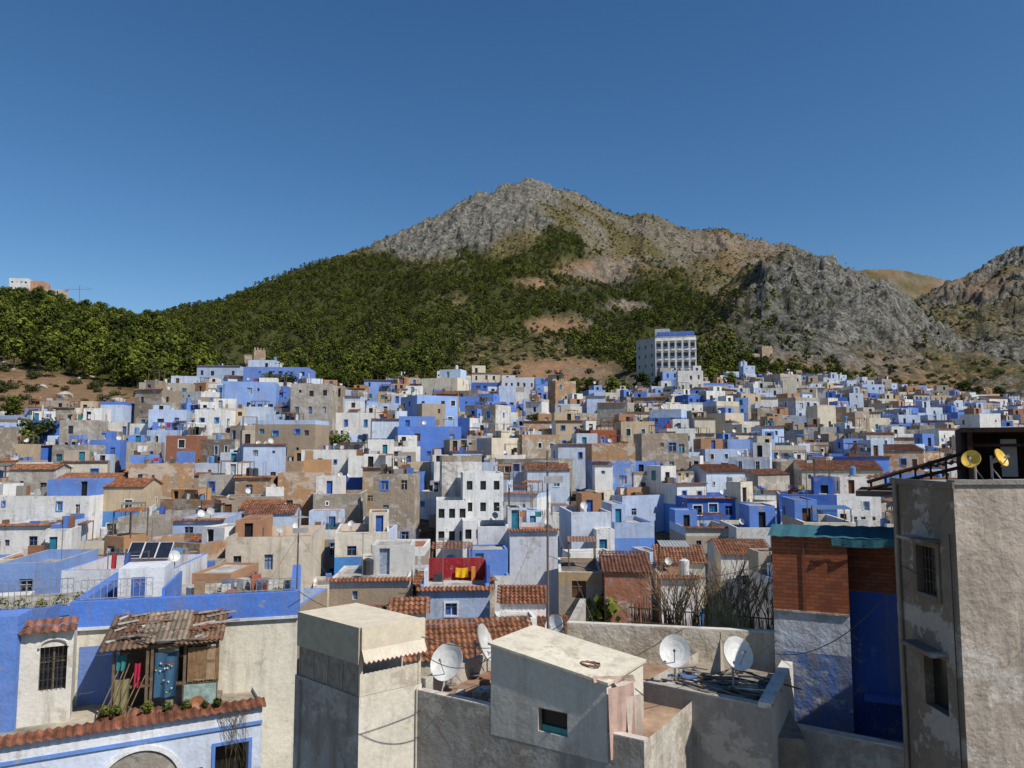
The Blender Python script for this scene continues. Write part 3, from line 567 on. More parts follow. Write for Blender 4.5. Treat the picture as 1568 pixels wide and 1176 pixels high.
mb.box(F, -1.8, 1.8, 1.2, 1.45, z0, z0+1.5, PL, (0.30, 0.02, 0.03)); mb.box(F, 1.8, 2.0, -1.2, 1.45, z0, z0+1.4, PL, (0.08, 0.16, 0.5)); mb.box(F, -2.0, -1.8, -1.2, 1.45, z0, z0+1.1, PL, (0.6, 0.62, 0.66)); mb.cloth(F(-0.1, 1.0, z0+0.95), F(0.7, 1.0, z0+0.95), 0.6, 2, 0.05, (0.75, 0.42, 0.02)); mb.box(F, 0.9, 1.15, 0.7, 1.0, z0, z0+1.0, PL, (0.7, 0.25, 0.05)); mb.box(F, -1.5, -0.9, 0.6, 1.0, z0, z0+0.6, WO, (0.05, 0.05, 0.06)); mb.build("red_terrace_wall")
# hotel
mb = MB(); Yh = 235; a_ = W(1003, 516, Yh); b_ = W(1066, 530, Yh-3); top = a_[2]; hc = (0.77, 0.75, 0.71)
L = math.hypot(b_[0]-a_[0], 3)
back = (a_[0]-4.6, Yh+9)
ops = grid_ops(L, top-1.2, 6, 4, 1.25, 1.8, 3.1, 0.9, col=(0.06, 0.07, 0.1), rec=0.9)
facade(mb, a_, b_, top-22, top, ops, hc, rec=0.9); Fh, _ = wallframe(a_, b_)
facade(mb, back, a_, top-22, top, grid_ops(10, top, 3, 4, 0.7, 1.0, 3.1, 2.2), (0.5, 0.49, 0.46))  # side wall greyer than the white front: shade put into its colour
bb = (b_[0]-2, b_[1]+11); facade(mb, b_, bb, top-22, top, [], hc)
for k in range(5):
    z = top-1.35-k*3.1; mb.box(Fh, 0, L, 0.01, 0.9, z-0.14, z, PL, (0.76, 0.76, 0.76))
    if k:
        mb.box(Fh, 0, L, 0.84, 0.9, z+0.85, z+0.95, ME, (0.3, 0.42, 0.75))
        for i in range(int(L/0.5)): mb.box(Fh, i*0.5, i*0.5+0.06, 0.85, 0.89, z, z+0.85, ME, (0.6, 0.63, 0.7))
        for i in range(7): x_ = L*i/6; mb.box(Fh, max(0, x_-0.2), min(L, x_+0.2), 0.6, 0.9, z, z+2.96, PL, hc)
        for i in range(6):
            for q in range(5):
                t0 = math.pi*q/5; t1 = math.pi*(q+1)/5; xc = L*(i+0.5)/6; r = L/12-0.22; zc = z+2.1
                mb.face([Fh(xc+r*math.cos(t0), 0.8, zc+0.75*math.sin(t0)), Fh(xc+r*math.cos(t1), 0.8, zc+0.75*math.sin(t1)), Fh(xc+r*math.cos(t1), 0.8, z+2.96), Fh(xc+r*math.cos(t0), 0.8, z+2.96)], PL, hc)
mb.box(Fh, 0.5, L-0.5, -4, -0.5, top, top+1.6, PL, (0.10, 0.2, 0.55)); mb.box(Fh, -0.2, L*0.35, -8, -4.1, top-0.5, top+3.2, PL, (0.5, 0.49, 0.46)); mb.box(Fh, 0, L, -9, 0, top-0.4, top-0.05, RO, (0.4, 0.4, 0.4))
for i in range(12): mb.box(Fh, 0.5+i*(L-1)/11.5, 0.56+i*(L-1)/11.5, -0.4, -0.34, top, top+1.1, ME, (0.12, 0.22, 0.6))
mb.build("hotel_building"); placed.append((a_[0]+5, Yh+5, 9))
for tpx, tpy, Y, s_ in ((395, 533, 215, 3.2), (1172, 530, 420, 7)):
    mb = MB(); X_ = (tpx-784)/FPX*Y; F = frame(X_, Y, 0.3); zt = ZY(tpy, Y); cs = (0.36, 0.25, 0.16)
    mb.box(F, -s_/2, s_/2, -s_/2, s_/2, zt-s_*2.2, zt-0.8, RP, cs)
    for i in range(4): mb.box(F, -s_/2+i*s_/4+0.1, -s_/2+i*s_/4+s_/8+0.1, -s_/2, -s_/2+0.5, zt-0.8, zt-0.1*i, RP, cs)
    mb.box(F, -s_*1.3, -s_/2, -s_/3, s_/3, zt-s_*2.2, zt-s_*0.7, RP, cs); mb.build("stone_tower")
for x0, x1, yt, Y, c_ in ((22, 50, 426, 335, (0.74, 0.74, 0.73)), (48, 72, 430, 338, (0.5, 0.27, 0.17)), (70, 100, 443, 340, (0.55, 0.46, 0.38)), (-10, 20, 441, 340, (0.45, 0.22, 0.14)), (-60, -8, 448, 345, (0.6, 0.55, 0.5)), (142, 154, 476, 318, (0.66, 0.66, 0.64))):
    HP(x0, x1, yt, Y, WH, 8, 8, 1.0, c_, h=16, name="apartment_building", nclut=0, plain=True)
mb = MB(); p = W(122, 470, 420); q_ = W(122, 437, 420)
mb.tube(p, q_, 0.22, 0.22, 4, ME, (0.4, 0.2, 0.1)); mb.tube(W(100, 443, 420), W(142, 443, 420), 0.16, 0.12, 4, ME, (0.4, 0.2, 0.1)); mb.tube(q_, W(142, 443, 420), 0.05, 0.05, 3, ME, (0.3, 0.3, 0.3)); mb.tube(q_, W(100, 443, 420), 0.05, 0.05, 3, ME, (0.3, 0.3, 0.3)); mb.box(frame(*W(102, 443, 420)[:2], 0, W(102, 443, 420)[2]), -.8, .8, -.5, .5, -1.3, -0.2, RO, (0.35, 0.35, 0.35)); mb.build("tower_crane")
# ---------------------------------------------------------------- random town fill
cnt = 0; Yr = 38.0
while Yr < 350:
    sp = 6.3 if Yr < 150 else 7.4; um = 0.9; xx = -um*Yr
    while xx < um*Yr:
        X_ = xx+rnd.uniform(-1.5, 1.5); Y_ = Yr+rnd.uniform(-2.2, 2.2); xx += rnd.uniform(4.6, 7.8) if Yr < 230 else rnd.uniform(5.5, 9)
        u = X_/Y_; D = float(Dt(u)); pxx = 784+u*FPX
        if Y_ > D-2: continue
        edge = Y_ > D-28
        if edge and rnd.random() < 0.25: continue
        if rnd.random() < 0.02: continue
        if Y_ < 46 and pxx > 900: continue
        if Y_ < 42 and pxx < 520: continue
        w_ = rnd.uniform(3.8, 7.4); d_ = rnd.uniform(4.2, 6.6); big = rnd.random() < 0.22
        if big: w_ = rnd.uniform(7.5, 11.5); d_ = rnd.uniform(6, 8)
        if not free(X_, Y_, max(w_, d_)*0.5):
            if not big: continue
            w_ = rnd.uniform(3.8, 6); d_ = 5
            if not free(X_, Y_, 3): continue
        g_ = zg(X_, Y_); h_ = rnd.choices([3.4, 4.6, 5.8, 7.4, 9.4], [3, 5, 5, 2.4, 1.0 if Y_ < 160 else 0.4])[0]+rnd.uniform(-0.6, 0.6)
        if edge: h_ = min(h_, 5.2)
        if Y_ < 62: h_ = rnd.uniform(4.8, 7.0)
        if pxx > 1330 and Y_ < 140: h_ = min(h_, 6)
        house(X_, Y_, math.radians(rnd.choice([8, 8, -20, 25, 3])+rnd.uniform(-8, 8)), w_, d_, g_+h_, g_-3.5, tile=rnd.random() < ((0.22 if pxx > 900 else 0.13) if Y_ < 110 else 0.06), nclut=rnd.randint(2, 5) if Y_ < 140 else rnd.randint(0, 3), right=pxx > 1150 or rnd.random() < 0.25)
        placed.append((X_, Y_, max(w_, d_)*0.40)); cnt += 1
    Yr += sp
for tpx, Y in ((1310, 372), (1345, 380), (1255, 365), (1215, 350), (1500, 350), (1545, 345), (1420, 352)):
    X_ = (tpx-784)/FPX*Y; house(X_, Y, rnd.uniform(-.3, .3), 8, 7, zg(X_, Y)+5, zg(X_, Y)-4)
print("houses", cnt)
# ---------------------------------------------------------------- foreground objects
def dish_obj(px_, py_, Y, r, az_=20, el_=30, col=(0.66, 0.66, 0.64), drop=1.0, name="satellite_dish"):
    mb = MB(); c = Vector(W(px_, py_, Y)); A_ = math.radians(az_); E_ = math.radians(el_)
    d = Vector((math.sin(A_)*math.cos(E_), -math.cos(A_)*math.cos(E_), math.sin(E_)))
    mb.dish(c, r, d, 28, ME, col, dim(col, 0.7), depth=0.14)
    low = c+Vector((0, 0, -r*0.95)); f = c+d*r*0.95+Vector((0, 0, -r*0.15))
    mb.tube(low, f, 0.014, 0.014, 6, ME, (0.3, 0.3, 0.3)); mb.tube(f, f-d*0.12, 0.035, 0.03, 8, ME, (0.55, 0.55, 0.5), True)
    b = c-d*(r*0.14+0.05); mb.tube(b, b-d*0.15, 0.06, 0.05, 6, ME, (0.25, 0.25, 0.25), True)
    base = Vector((b.x-d.x*0.15, b.y-d.y*0.15, c.z-drop)); mb.tube(base, base+Vector((0, 0, drop+0.05)), 0.028, 0.028, 8, ME, (0.28, 0.27, 0.26))
    mb.tube(base, base+Vector((0, 0, 0.03)), 0.14, 0.14, 10, ME, (0.2, 0.18, 0.16), True)
    mb.tube(base+Vector((0.3, 0.1, 0)), base+Vector((0, 0, drop*0.6)), 0.014, 0.014, 5, ME, (0.28, 0.27, 0.26)); return mb.build(name)
def potted(x_, y_, z_, s_=0.35, seed=1, flower=None):
    mb = MB(); rg_ = random.Random(seed); mb.tube((x_, y_, z_), (x_, y_, z_+0.26), 0.1, 0.15, 10, TI, (0.35, 0.14, 0.07)); mb.tube((x_, y_, z_+0.2), (x_, y_, z_+0.23), 0.14, 0.02, 10, WO, (0.06, 0.04, 0.03))
    for i in range(5): mb.tube((x_, y_, z_+0.2), (x_+rg_.uniform(-.15, .15), y_+rg_.uniform(-.15, .15), z_+0.5), 0.008, 0.005, 3, WO, (0.07, 0.09, 0.03))
    leaf_clump(mb, Vector((x_, y_, z_+0.26+s_*0.8)), s_, 110, 0.06, rg_, LF, 1.0)
    return mb.build("potted_plant")
LBW = (0.58, 0.64, 0.76)
# --- A : terrace house bottom left
mb = MB(); zA = -9.0; p0 = PZ(-110, 1158, zA); p1 = PZ(402, 1079, zA); F, L = wallframe(p0, p1)
def S(px_, py_=1120):
    best = min(range(400), key=lambda i: abs(project(*[np.float64(t) for t in F(L*i/399, 0, zA-0.8)])[0]-px_)); return L*best/399
ops = [dict(s=(S(330), S(382)), z=(-14, zA-1.15), col=(0.03, 0.025, 0.02), rec=0.5, trim=(0.12, 0.24, 0.6)), dict(s=(S(280)-0.03, S(312)), z=(-13, zA-1.75), col=(0.15, 0.3, 0.65), mat=PL, rec=0.06)]
facade(mb, p0, p1, -18, zA, ops, LBW); facade(mb, p1, F(L, -9, 0)[:2], -18, zA, [], LBW)
mb.box(F, 0.01, L-0.03, -9, -0.36, zA-0.35, zA-0.15, RO, (0.42, 0.37, 0.29))
mb.box(F, 0, L, -0.35, -0.032, zA-0.14, zA, RO, (0.42, 0.36, 0.3), ('b1',))
mb.tiles(F(0, 0.22, zA-0.02), F(L+0.1, 0.22, zA-0.02), F(0, -0.25, zA+0.2), F(L+0.1, -0.25, zA+0.2), (0.24, 0.10, 0.06), 0.26)
mb.box(F, 0, L, 0.003, 0.07, zA-0.62, zA-0.5, PL, (0.14, 0.27, 0.62), ('b0',)); mb.box(F, 0, L, 0.003, 0.035, zA-0.5, zA-0.25, PL, (0.7, 0.72, 0.76), ('b0',))
ac = S(215); ar = 1.25; zc = zA-2.1
for i in range(24):
    t0, t1 = math.pi*i/24, math.pi*(i+1)/24
    A0, B0 = [(ac+math.cos(t)*ar, zc+math.sin(t)*ar) for t in (t0, t1)]; A1, B1 = [(ac+math.cos(t)*(ar+0.16), zc+math.sin(t)*(ar+0.16)) for t in (t0, t1)]
    mb.face([F(A0[0], 0.08, A0[1]), F(A1[0], 0.08, A1[1]), F(B1[0], 0.08, B1[1]), F(B0[0], 0.08, B0[1])], PL, (0.72, 0.73, 0.75))
    mb.face([F(A1[0], 0.08, A1[1]), F(A1[0], 0.0, A1[1]), F(B1[0], 0.0, B1[1]), F(B1[0], 0.08, B1[1])], PL, (0.72, 0.73, 0.75))
    mb.face([F(A0[0], 0.08, A0[1]), F(B0[0], 0.08, B0[1]), F(B0[0], 0.01, B0[1]), F(A0[0], 0.01, A0[1])], PL, (0.5, 0.5, 0.5))
    mb.face([F(ac, 0.01, zc), F(A0[0], 0.01, A0[1]), F(B0[0], 0.01, B0[1])], RP, (0.30, 0.28, 0.25))
mb.box(F, ac-0.45, ac+0.45, 0.012, 0.05, zc-1.5, zc+0.45, WO, (0.2, 0.13, 0.08))
for i in range(26): mb.tube(F(L-1.0+rnd.uniform(-.5, .5), 0.14, zA-0.1), F(L-0.8+rnd.uniform(-.4, .4), 0.18, zA-0.5-rnd.uniform(0.2, 1.6)), 0.008, 0.004, 3, WO, (0.12, 0.1, 0.05))
mb.build("terrace_house")
# --- B : big house left with blue parapet
mb = MB(); zB = -5.5; p0 = PZ(112, 922, zB); p1 = PZ(457, 905, zB); F, L = wallframe(p0, p1); whB = (0.72, 0.67, 0.55); blB = (0.09, 0.21, 0.62)
facade(mb, p0, p1, -18, zB-0.9, [dict(s=(2.1, 2.9), z=(-9.3, -7.2), mat=WO, col=(0.25, 0.18, 0.12)), dict(s=(3.6, 4.6), z=(-8.6, -7.2), col=DARK, frame=(0.3, 0.2, 0.1))], whB, band=None)
mb.box(F, 0.3, 1.7, 0.003, 0.03, -10, zB-1.6, PL, (0.16, 0.26, 0.58), ('b0',))
mb.box(F, -0.08, L+0.08, -0.3, 0.08, zB-0.9, zB, PL, blB); mb.box(F, -0.04, L+0.04, -0.25, 0.14, zB-1.0, zB-0.9, PL, (0.62, 0.64, 0.66))
p2 = F(L, -7, 0)[:2]; facade(mb, p1, p2, -18, zB-0.9, [], whB); F2, L2 = wallframe(p1, p2); mb.box(F2, 0.31, L2, -0.3, 0.08, zB-0.9, zB, PL, blB)
p3 = F(0, -7, 0)[:2]; facade(mb, p3, p0, -18, zB-0.9, [], whB); F3, L3 = wallframe(p3, p0); mb.box(F3, 0, L3-0.31, -0.3, 0.08, zB-0.9, zB, PL, blB)
mb.box(F, 0.02, L-0.02, -7, -0.305, zB-0.9, zB-0.7, RO, (0.5, 0.45, 0.36))
mb.box(F, 2.9, 3.0, -4.5, -0.31, zB-0.7, zB+0.3, PL, (0.10, 0.22, 0.62)); mb.box(F, 0.9, 2.6, -4.5, -2.6, zB-0.7, zB+0.75, PL, (0.66, 0.68, 0.72)); mb.box(F, 1.4, 1.9, -2.6, -2.57, zB-0.5, zB+0.4, WO, (0.06, 0.12, 0.35))
for i in range(12):
    s_ = rnd.uniform(3.3, L-0.6); o_ = rnd.uniform(-5.5, -1.2); G_ = frame(*F(s_, o_, 0)[:2], rnd.uniform(0, 3)); a_ = rnd.uniform(0.1, 0.3); mb.box(G_, -a_, a_, -0.2, 0.2, zB-0.7, zB-0.7+rnd.uniform(0.2, 0.8), rnd.choice([WO, PL, ME]), rnd.choice([(0.3, 0.2, 0.12), (0.5, 0.5, 0.48), (0.1, 0.15, 0.3), (0.35, 0.1, 0.06)]))
mb.build("white_house")
FB, LB_ = F, L
mb = MB(); q0 = W(-80, 948, 29); q1 = W(118, 946, 30.5); zt = -6.6; F, L = wallframe(q0, q1)
facade(mb, q0, q1, -18, zt, [], (0.3, 0.4, 0.7)); mb.box(F, -0.1, L, -6, -0.02, zt-0.4, zt-0.1, RO, (0.4, 0.36, 0.3)); mb.box(F, 0, L, -0.2, 0.04, zt, zt+0.35, PL, (0.10, 0.22, 0.58)); mb.build("blue_house")
def railing(name, F, s0, s1, o, z, h, step=0.14, col=(0.35, 0.36, 0.38), curl=True):
    mb = MB(); mb.box(F, s0, s1, o-0.015, o+0.015, z+h-0.03, z+h, ME, col); mb.box(F, s0, s1, o-0.015, o+0.015, z+0.05, z+0.08, ME, col)
    n = int((s1-s0)/step)
    for i in range(n+1):
        x_ = s0+(s1-s0)*i/n; mb.box(F, x_-0.01, x_+0.01, o-0.01, o+0.01, z+0.08, z+h-0.03, ME, col)
        if curl and i < n:
            for k in range(6):
                t0, t1 = k*math.pi/3, (k+1)*math.pi/3; r = step*0.42; xc, zc_ = x_+step/2, z+h*0.7
                mb.tube(F(xc+r*math.cos(t0), o, zc_+r*math.sin(t0)), F(xc+r*math.cos(t1), o, zc_+r*math.sin(t1)), 0.008, 0.008, 3, ME, col)
    return mb.build(name)
railing("iron_railing", F, 0.5, L-0.2, -0.1, zt+0.35, 1.1, 0.2, (0.22, 0.23, 0.26)); railing("iron_railing", FB, 0.2, 2.6, -0.15, zB, 0.75, 0.2, (0.3, 0.3, 0.32)); railing("iron_railing", FB, 4.6, LB_-0.1, -0.15, zB, 0.5, 0.2, (0.25, 0.25, 0.23))
for i in range(9): potted(*FB(3.4+i*0.46, -0.6-rnd.random()*0.6, zB-0.65), 0.14+0.12*rnd.random(), i)
for i in range(8): potted(*F(0.8+i*0.7, -0.8, zt-0.1), 0.2+0.15*rnd.random(), 50+i)
# --- B1 white wall with grilled window + blue side wall
mb = MB(); q0 = W(30, 965, 25.3); q1 = W(114, 965, 26.0); zt = W(70, 966, 25.6)[2]; F, L = wallframe(q0, q1)
facade(mb, q0, q1, zA-0.4, zt, [dict(s=(0.62, 1.42), z=(zt-2.0, zt-0.55), col=DARK, bars=True, rec=0.22, frame=(0.2, 0.15, 0.1))], (0.70, 0.66, 0.58)); facade(mb, q1, F(L, -3, 0)[:2], zA-0.4, zt, [], (0.68, 0.65, 0.58))
mb.tiles(F(-0.1, 0.3, zt-0.02), F(L+0.1, 0.3, zt-0.02), F(-0.1, -0.5, zt+0.3), F(L+0.1, -0.5, zt+0.3), (0.28, 0.13, 0.08))
fx = 1.02
for i in range(12):
    t0, t1 = math.pi*i/12, math.pi*(i+1)/12; mb.tube(F(fx+0.42*math.cos(t0), 0.06, zt-0.55+0.28*math.sin(t0)), F(fx+0.42*math.cos(t1), 0.06, zt-0.55+0.28*math.sin(t1)), 0.04, 0.04, 5, PL, (0.7, 0.67, 0.6))
mb.build("white_wall_house")
mb = MB(); q0 = W(-130, 948, 24.3); q1 = W(28, 948, 25.0); F, L = wallframe(q0, q1); facade(mb, q0, q1, -12, ZY(948, 24.6), [], (0.13, 0.25, 0.62)); mb.box(F, 0, L, -1.2, -0.01, ZY(948, 24.6)-0.3, ZY(948, 24.6), PL, (0.13, 0.25, 0.62)); facade(mb, q1, F(L, -4, 0)[:2], -12, ZY(948, 24.6)-0.31, [], (0.13, 0.25, 0.62)); mb.build("blue_wall_house")
# --- balcony shack
mb = MB(); F = FB; wd = (0.17, 0.12, 0.08); zf = zA-0.0
s0, s1 = 1.75, 5.2
mb.box(F, s0, s1, 0.05, 2.0, zf-0.25, zf, RO, (0.3, 0.25, 0.2))
for s_ in (s0+0.05, s0+1.1, s0+1.25, s0+2.3, s1-0.1): mb.box(F, s_, s_+0.09, 1.85, 1.95, zf, zf+2.25, WO, wd)
mb.box(F, s0, s1, 1.84, 1.96, zf+2.15, zf+2.27, WO, wd); mb.box(F, s0, s1, 1.86, 1.94, zf+0.85, zf+0.93, WO, wd)
for i, (a0, a1, o0, o1, z0_, z1_, c_) in enumerate(((s0-0.3, s0+1.2, 2.4, 0.1, 2.22, 2.98, (0.17, 0.11, 0.075)), (s0+0.9, s0+2.4, 2.2, 0.2, 2.36, 3.05, (0.26, 0.21, 0.16)), (s0+2.0, s1+0.15, 2.3, 0.1, 2.26, 2.95, (0.21, 0.13, 0.08)))):
    mb.corr(F(a0, o0, zf+z0_), F(a1, o0-0.1, zf+z0_+0.05), F(a0, o1, zf+z1_), F(a1, o1, zf+z1_), int((a1-a0)/0.16), 0.03, WO, c_, rows=3, step=0.02)
for i in range(44):
    s_ = rnd.uniform(s0-0.2, s1-0.4); o_ = rnd.uniform(0.3, 2.2); zz = zf+2.42+(2.0-o_)*0.33; l_ = rnd.uniform(0.3, 1.2); t_ = rnd.uniform(-0.9, 0.9)
    a_ = Vector(F(s_, o_, zz)); b_ = Vector(F(s_+l_*math.cos(t_), max(0.1, o_+l_*math.sin(t_)*0.7), zz+0.08)); mb.tube(a_, b_, 0.05, 0.03, 4, rnd.choice([WO, TI]), rnd.choice([(0.3, 0.25, 0.2), (0.3, 0.14, 0.09), (0.45, 0.43, 0.4), (0.12, 0.09, 0.07)]))
mb.tiles(F(s0-0.3, 2.2, zf-0.05), F(s1+0.3, 2.2, zf-0.05), F(s0-0.3, 1.75, zf+0.12), F(s1+0.3, 1.75, zf+0.12), (0.26, 0.12, 0.08))
n_ = Vector(F(0, 1, 0))-Vector(F(0, 0, 0))
for a0, a1, zt_, h_, c_ in ((0.15, 0.62, 1.2, 1.1, (0.25, 0.22, 0.12)), (0.76, 0.96, 1.7, 0.8, (0.42, 0.03, 0.07)), (1.4, 2.1, 2.0, 1.5, (0.05, 0.12, 0.2)), (0.2, 0.5, 2.0, 0.5, (0.05, 0.22, 0.22))):
    mb.cloth(F(s0+a0, 1.98, zf+zt_), F(s0+a1, 1.98, zf+zt_), h_, 2, 0.05, c_, 0.03, n_)
for i in range(14):
    s_ = s0+1.45+rnd.random()*0.6; z_ = zf+0.6+rnd.random()*1.3; mb.dish(F(s_, 2.05, z_), 0.04, n_, 6, CL, rnd.choice([(0.35, 0.05, 0.05), (0.5, 0.5, 0.45), (0.45, 0.3, 0.05)]))
for i in range(26): mb.box(F, s0+2.45+i*0.04, s0+2.48+i*0.04, 1.97, 1.99, zf+0.9+rnd.random()*0.1, zf+2.1, WO, (0.28+0.05*(i % 3), 0.2, 0.1))
mb.box(F, s0+2.35, s1-0.05, 1.5, 1.98, zf+0.05, zf+0.82, WO, (0.32, 0.42, 0.38)); mb.box(F, s0+1.15, s0+2.35, 1.2, 1.5, zf+0.0, zf+0.6, WO, (0.3, 0.27, 0.22)); mb.box(F, s0+0.1, s0+1.1, 1.0, 1.1, zf, zf+2.2, WO, (0.1, 0.07, 0.05))
for i in range(6): mb.tube(F(s0-0.3+i*0.18, 2.15, zf), F(s0+0.25+i*0.17, 1.95, zf+1.2+rnd.random()*0.6), 0.025, 0.02, 5, WO, (0.24, 0.17, 0.1))
mb.build("balcony_shelter")
for i, s_ in enumerate((0.0, 0.35, 1.3, 1.9, 2.5, 3.1, 3.5)): potted(*F(s0+s_, 2.45, zf-0.1), 0.12+0.14*rnd.random(), 30+i)
mb = MB(); mb.dish(F(s1-0.6, 2.4, zf+0.25), 0.3, (0.3, -1, 0.2), 18, TI, (0.38, 0.15, 0.07), (0.3, 0.12, 0.06), 0.05); mb.dish(F(s1-0.6, 2.44, zf+0.25), 0.16, (0.3, -1, 0.2), 14, TI, (0.5, 0.25, 0.15)); mb.build("clay_plate")
# --- C : corner block with awning shed
mb = MB(); zC = -6.03; c0 = PZ(452, 1032, zC); c1 = PZ(550, 1068, zC); c2 = PZ(646, 1046, zC); gC = (0.42, 0.40, 0.37)
facade(mb, c0, c1, -18, zC, [], gC, RP); facade(mb, c1, c2, -18, zC, [], (0.68, 0.63, 0.53), PL)  # left face grey for shade, right face cream for sun, set as colours
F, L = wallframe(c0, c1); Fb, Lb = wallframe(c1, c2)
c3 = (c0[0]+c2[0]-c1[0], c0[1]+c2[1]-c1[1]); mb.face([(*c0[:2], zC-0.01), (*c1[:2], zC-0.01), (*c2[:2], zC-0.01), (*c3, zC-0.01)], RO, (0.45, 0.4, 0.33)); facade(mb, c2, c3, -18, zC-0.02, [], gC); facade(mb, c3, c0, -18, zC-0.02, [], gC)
mb.tube(F(0.3, 0.05, zC-0.1), F(0.34, 0.05, -16), 0.03, 0.03, 6, ME, (0.3, 0.28, 0.25)); mb.tube(Fb(Lb*0.9, 0.04, zC-0.1), Fb(Lb*0.88, 0.04, -16), 0.025, 0.025, 6, ME, (0.5, 0.46, 0.4))
mb.build("corner_house")
mb = MB(); zS = zC+1.66; bei = (0.64, 0.56, 0.43)
mb.box(F, 0.15, L-0.1, -0.1, -0.04, zC, zC+0.78, WO, (0.34, 0.29, 0.23)); mb.box(F, 0.1, L-0.02, -0.1, 0.03, zC+0.78, zS, CL, dim(bei, 0.72))  # left awning cloth dimmed: its shade is put into the colour
for i in range(5): s_ = 0.15+i*(L-0.3)/4; mb.box(F, s_, s_+0.04, -0.04, -0.02, zC, zC+0.78, ME, (0.3, 0.27, 0.24))
mb.face([F(0.1, 0.03, zS+0.004), F(L-0.02, 0.03, zS+0.004), Fb(Lb+0.05, 0.05, zS-0.03), (c3[0], c3[1], zS)], CL, bei)
mb.box(Fb, 0.02, Lb+0.05, -0.05, 0.06, zC+1.12, zS-0.0, CL, bei)
for i in range(14):
    a0 = 0.02+i*(Lb)/14; a1 = a0+Lb/14; mb.face([Fb(a0, 0.2, zC+0.88), Fb((a0+a1)/2, 0.21, zC+0.82), Fb(a1, 0.2, zC+0.88), Fb(a1, 0.065, zC+1.13), Fb(a0, 0.065, zC+1.13)], CL, (0.62, 0.55, 0.44))
    mb.face([Fb(a0, 0.203, zC+0.885), Fb((a0+a1)/2, 0.213, zC+0.825), Fb((a0+a1)/2, 0.213, zC+0.80), Fb(a0, 0.203, zC+0.86)], CL, (0.2, 0.06, 0.04)); mb.face([Fb((a0+a1)/2, 0.213, zC+0.825), Fb(a1, 0.203, zC+0.885), Fb(a1, 0.203, zC+0.86), Fb((a0+a1)/2, 0.213, zC+0.80)], CL, (0.2, 0.06, 0.04))
mb.box(Fb, 0.02, 0.1, -0.1, -0.02, zC, zC+1.12, PL, bei); mb.box(Fb, Lb-0.1, Lb-0.02, -0.1, -0.02, zC, zC+1.12, PL, bei); mb.box(Fb, 0.1, Lb-0.1, -0.9, -0.8, zC, zC+1.12, PL, (0.6, 0.54, 0.44)); mb.box(Fb, 0.1, Lb-0.1, -0.08, -0.04, zC, zC+0.52, PL, (0.64, 0.58, 0.48))
mb.build("awning_shed")
# --- D : long wall, shade grey in its colour, with roof terrace and stair bulkhead
mb = MB(); zD = -6.2; d0 = PZ(640, 1058, zD); d1 = PZ(986, 1136, zD); F, L = wallframe(d0, d1); FD, LD = F, L; gD = (0.42, 0.40, 0.365)
bs0 = min(range(400), key=lambda i: abs(float(project(*[np.float64(t) for t in F(L*i/399, 0, zD-0.3)])[0])-752))*L/399
bs1 = min(range(400), key=lambda i: abs(float(project(*[np.float64(t) for t in F(L*i/399, 0, zD-0.3)])[0])-930))*L/399
facade(mb, d0, F(bs0, 0, 0)[:2], -18, zD, [], gD, RP); facade(mb, F(bs0, 0, 0)[:2], F(bs1, 0, 0)[:2], -18, zD-0.6, [], gD, RP); facade(mb, F(bs1, 0, 0)[:2], d1, -18, zD, [], gD, RP)
facade(mb, d1, F(L, -5, 0)[:2], -18, zD, [], (0.6, 0.55, 0.47), RP)
mb.box(F, 0, bs0-0.01, -0.22, -0.002, zD-0.001, zD+0.03, RO, (0.55, 0.5, 0.44)); mb.box(F, bs1+0.01, L, -0.22, -0.002, zD-0.001, zD+0.03, RO, (0.55, 0.5, 0.44)); mb.box(F, 0.0, bs0-0.01, -6.5, -0.225, zD-0.5, zD-0.25, RO, (0.38, 0.25, 0.17)); mb.box(F, bs0-0.01, bs1+0.01, -6.5, -2.1, zD-0.5, zD-0.25, RO, (0.38, 0.25, 0.17)); mb.box(F, bs1+0.01, L-0.02, -6.5, -0.225, zD-0.5, zD-0.25, RO, (0.38, 0.26, 0.18))
mb.box(F, -0.1, 0.05, -6.5, -0.25, zD-0.3, zD+0.25, RP, (0.5, 0.45, 0.4))
for i in range(18):
    s_ = rnd.uniform(0.3, bs0-0.2); o_ = rnd.uniform(-4.5, -0.6); G_ = frame(*F(s_, o_, 0)[:2], rnd.uniform(0, 3)); a_ = rnd.uniform(0.06, 0.2); mb.box(G_, -a_, a_, -0.1, 0.1, zD-0.25, zD-0.25+rnd.uniform(0.06, 0.25), rnd.choice([RP, WO]), rnd.choice([(0.4, 0.36, 0.3), (0.3, 0.14, 0.08), (0.5, 0.48, 0.45)]))
mb.build("shade_grey_roof_terrace")
mb = MB(); zl, zr_ = -4.72, -5.15; dp = 2.05; cW = (0.58, 0.55, 0.49)
wa, wb_ = bs0+(bs1-bs0)*0.43, bs0+(bs1-bs0)*0.68; wz0, wz1 = -6.48, -5.95
facade(mb, F(bs0, 0.004, 0)[:2], F(bs1, 0.004, 0)[:2], zD-0.62, zr_-0.02, [dict(s=(wa-bs0, wb_-bs0), z=(wz0, wz1), col=(0.03, 0.03, 0.03), rec=0.16, trim=None)], cW, PL)
mb.box(F, wa+0.02, wb_-0.02, -0.13, -0.09, wz0+0.01, wz0+0.13, ME, (0.04, 0.30, 0.26))
for fr_ in ((wa+0.005, wa+0.04, wz0, wz1), (wb_-0.04, wb_-0.005, wz0, wz1), (wa+0.04, wb_-0.04, wz1-0.04, wz1-0.005)): mb.box(F, fr_[0], fr_[1], -0.12, -0.05, fr_[2], fr_[3], WO, (0.3, 0.24, 0.17))
mb.face([F(bs0, 0.004, zr_-0.02), F(bs1, 0.004, zr_-0.02), F(bs0, 0.004, zl)], PL, cW)
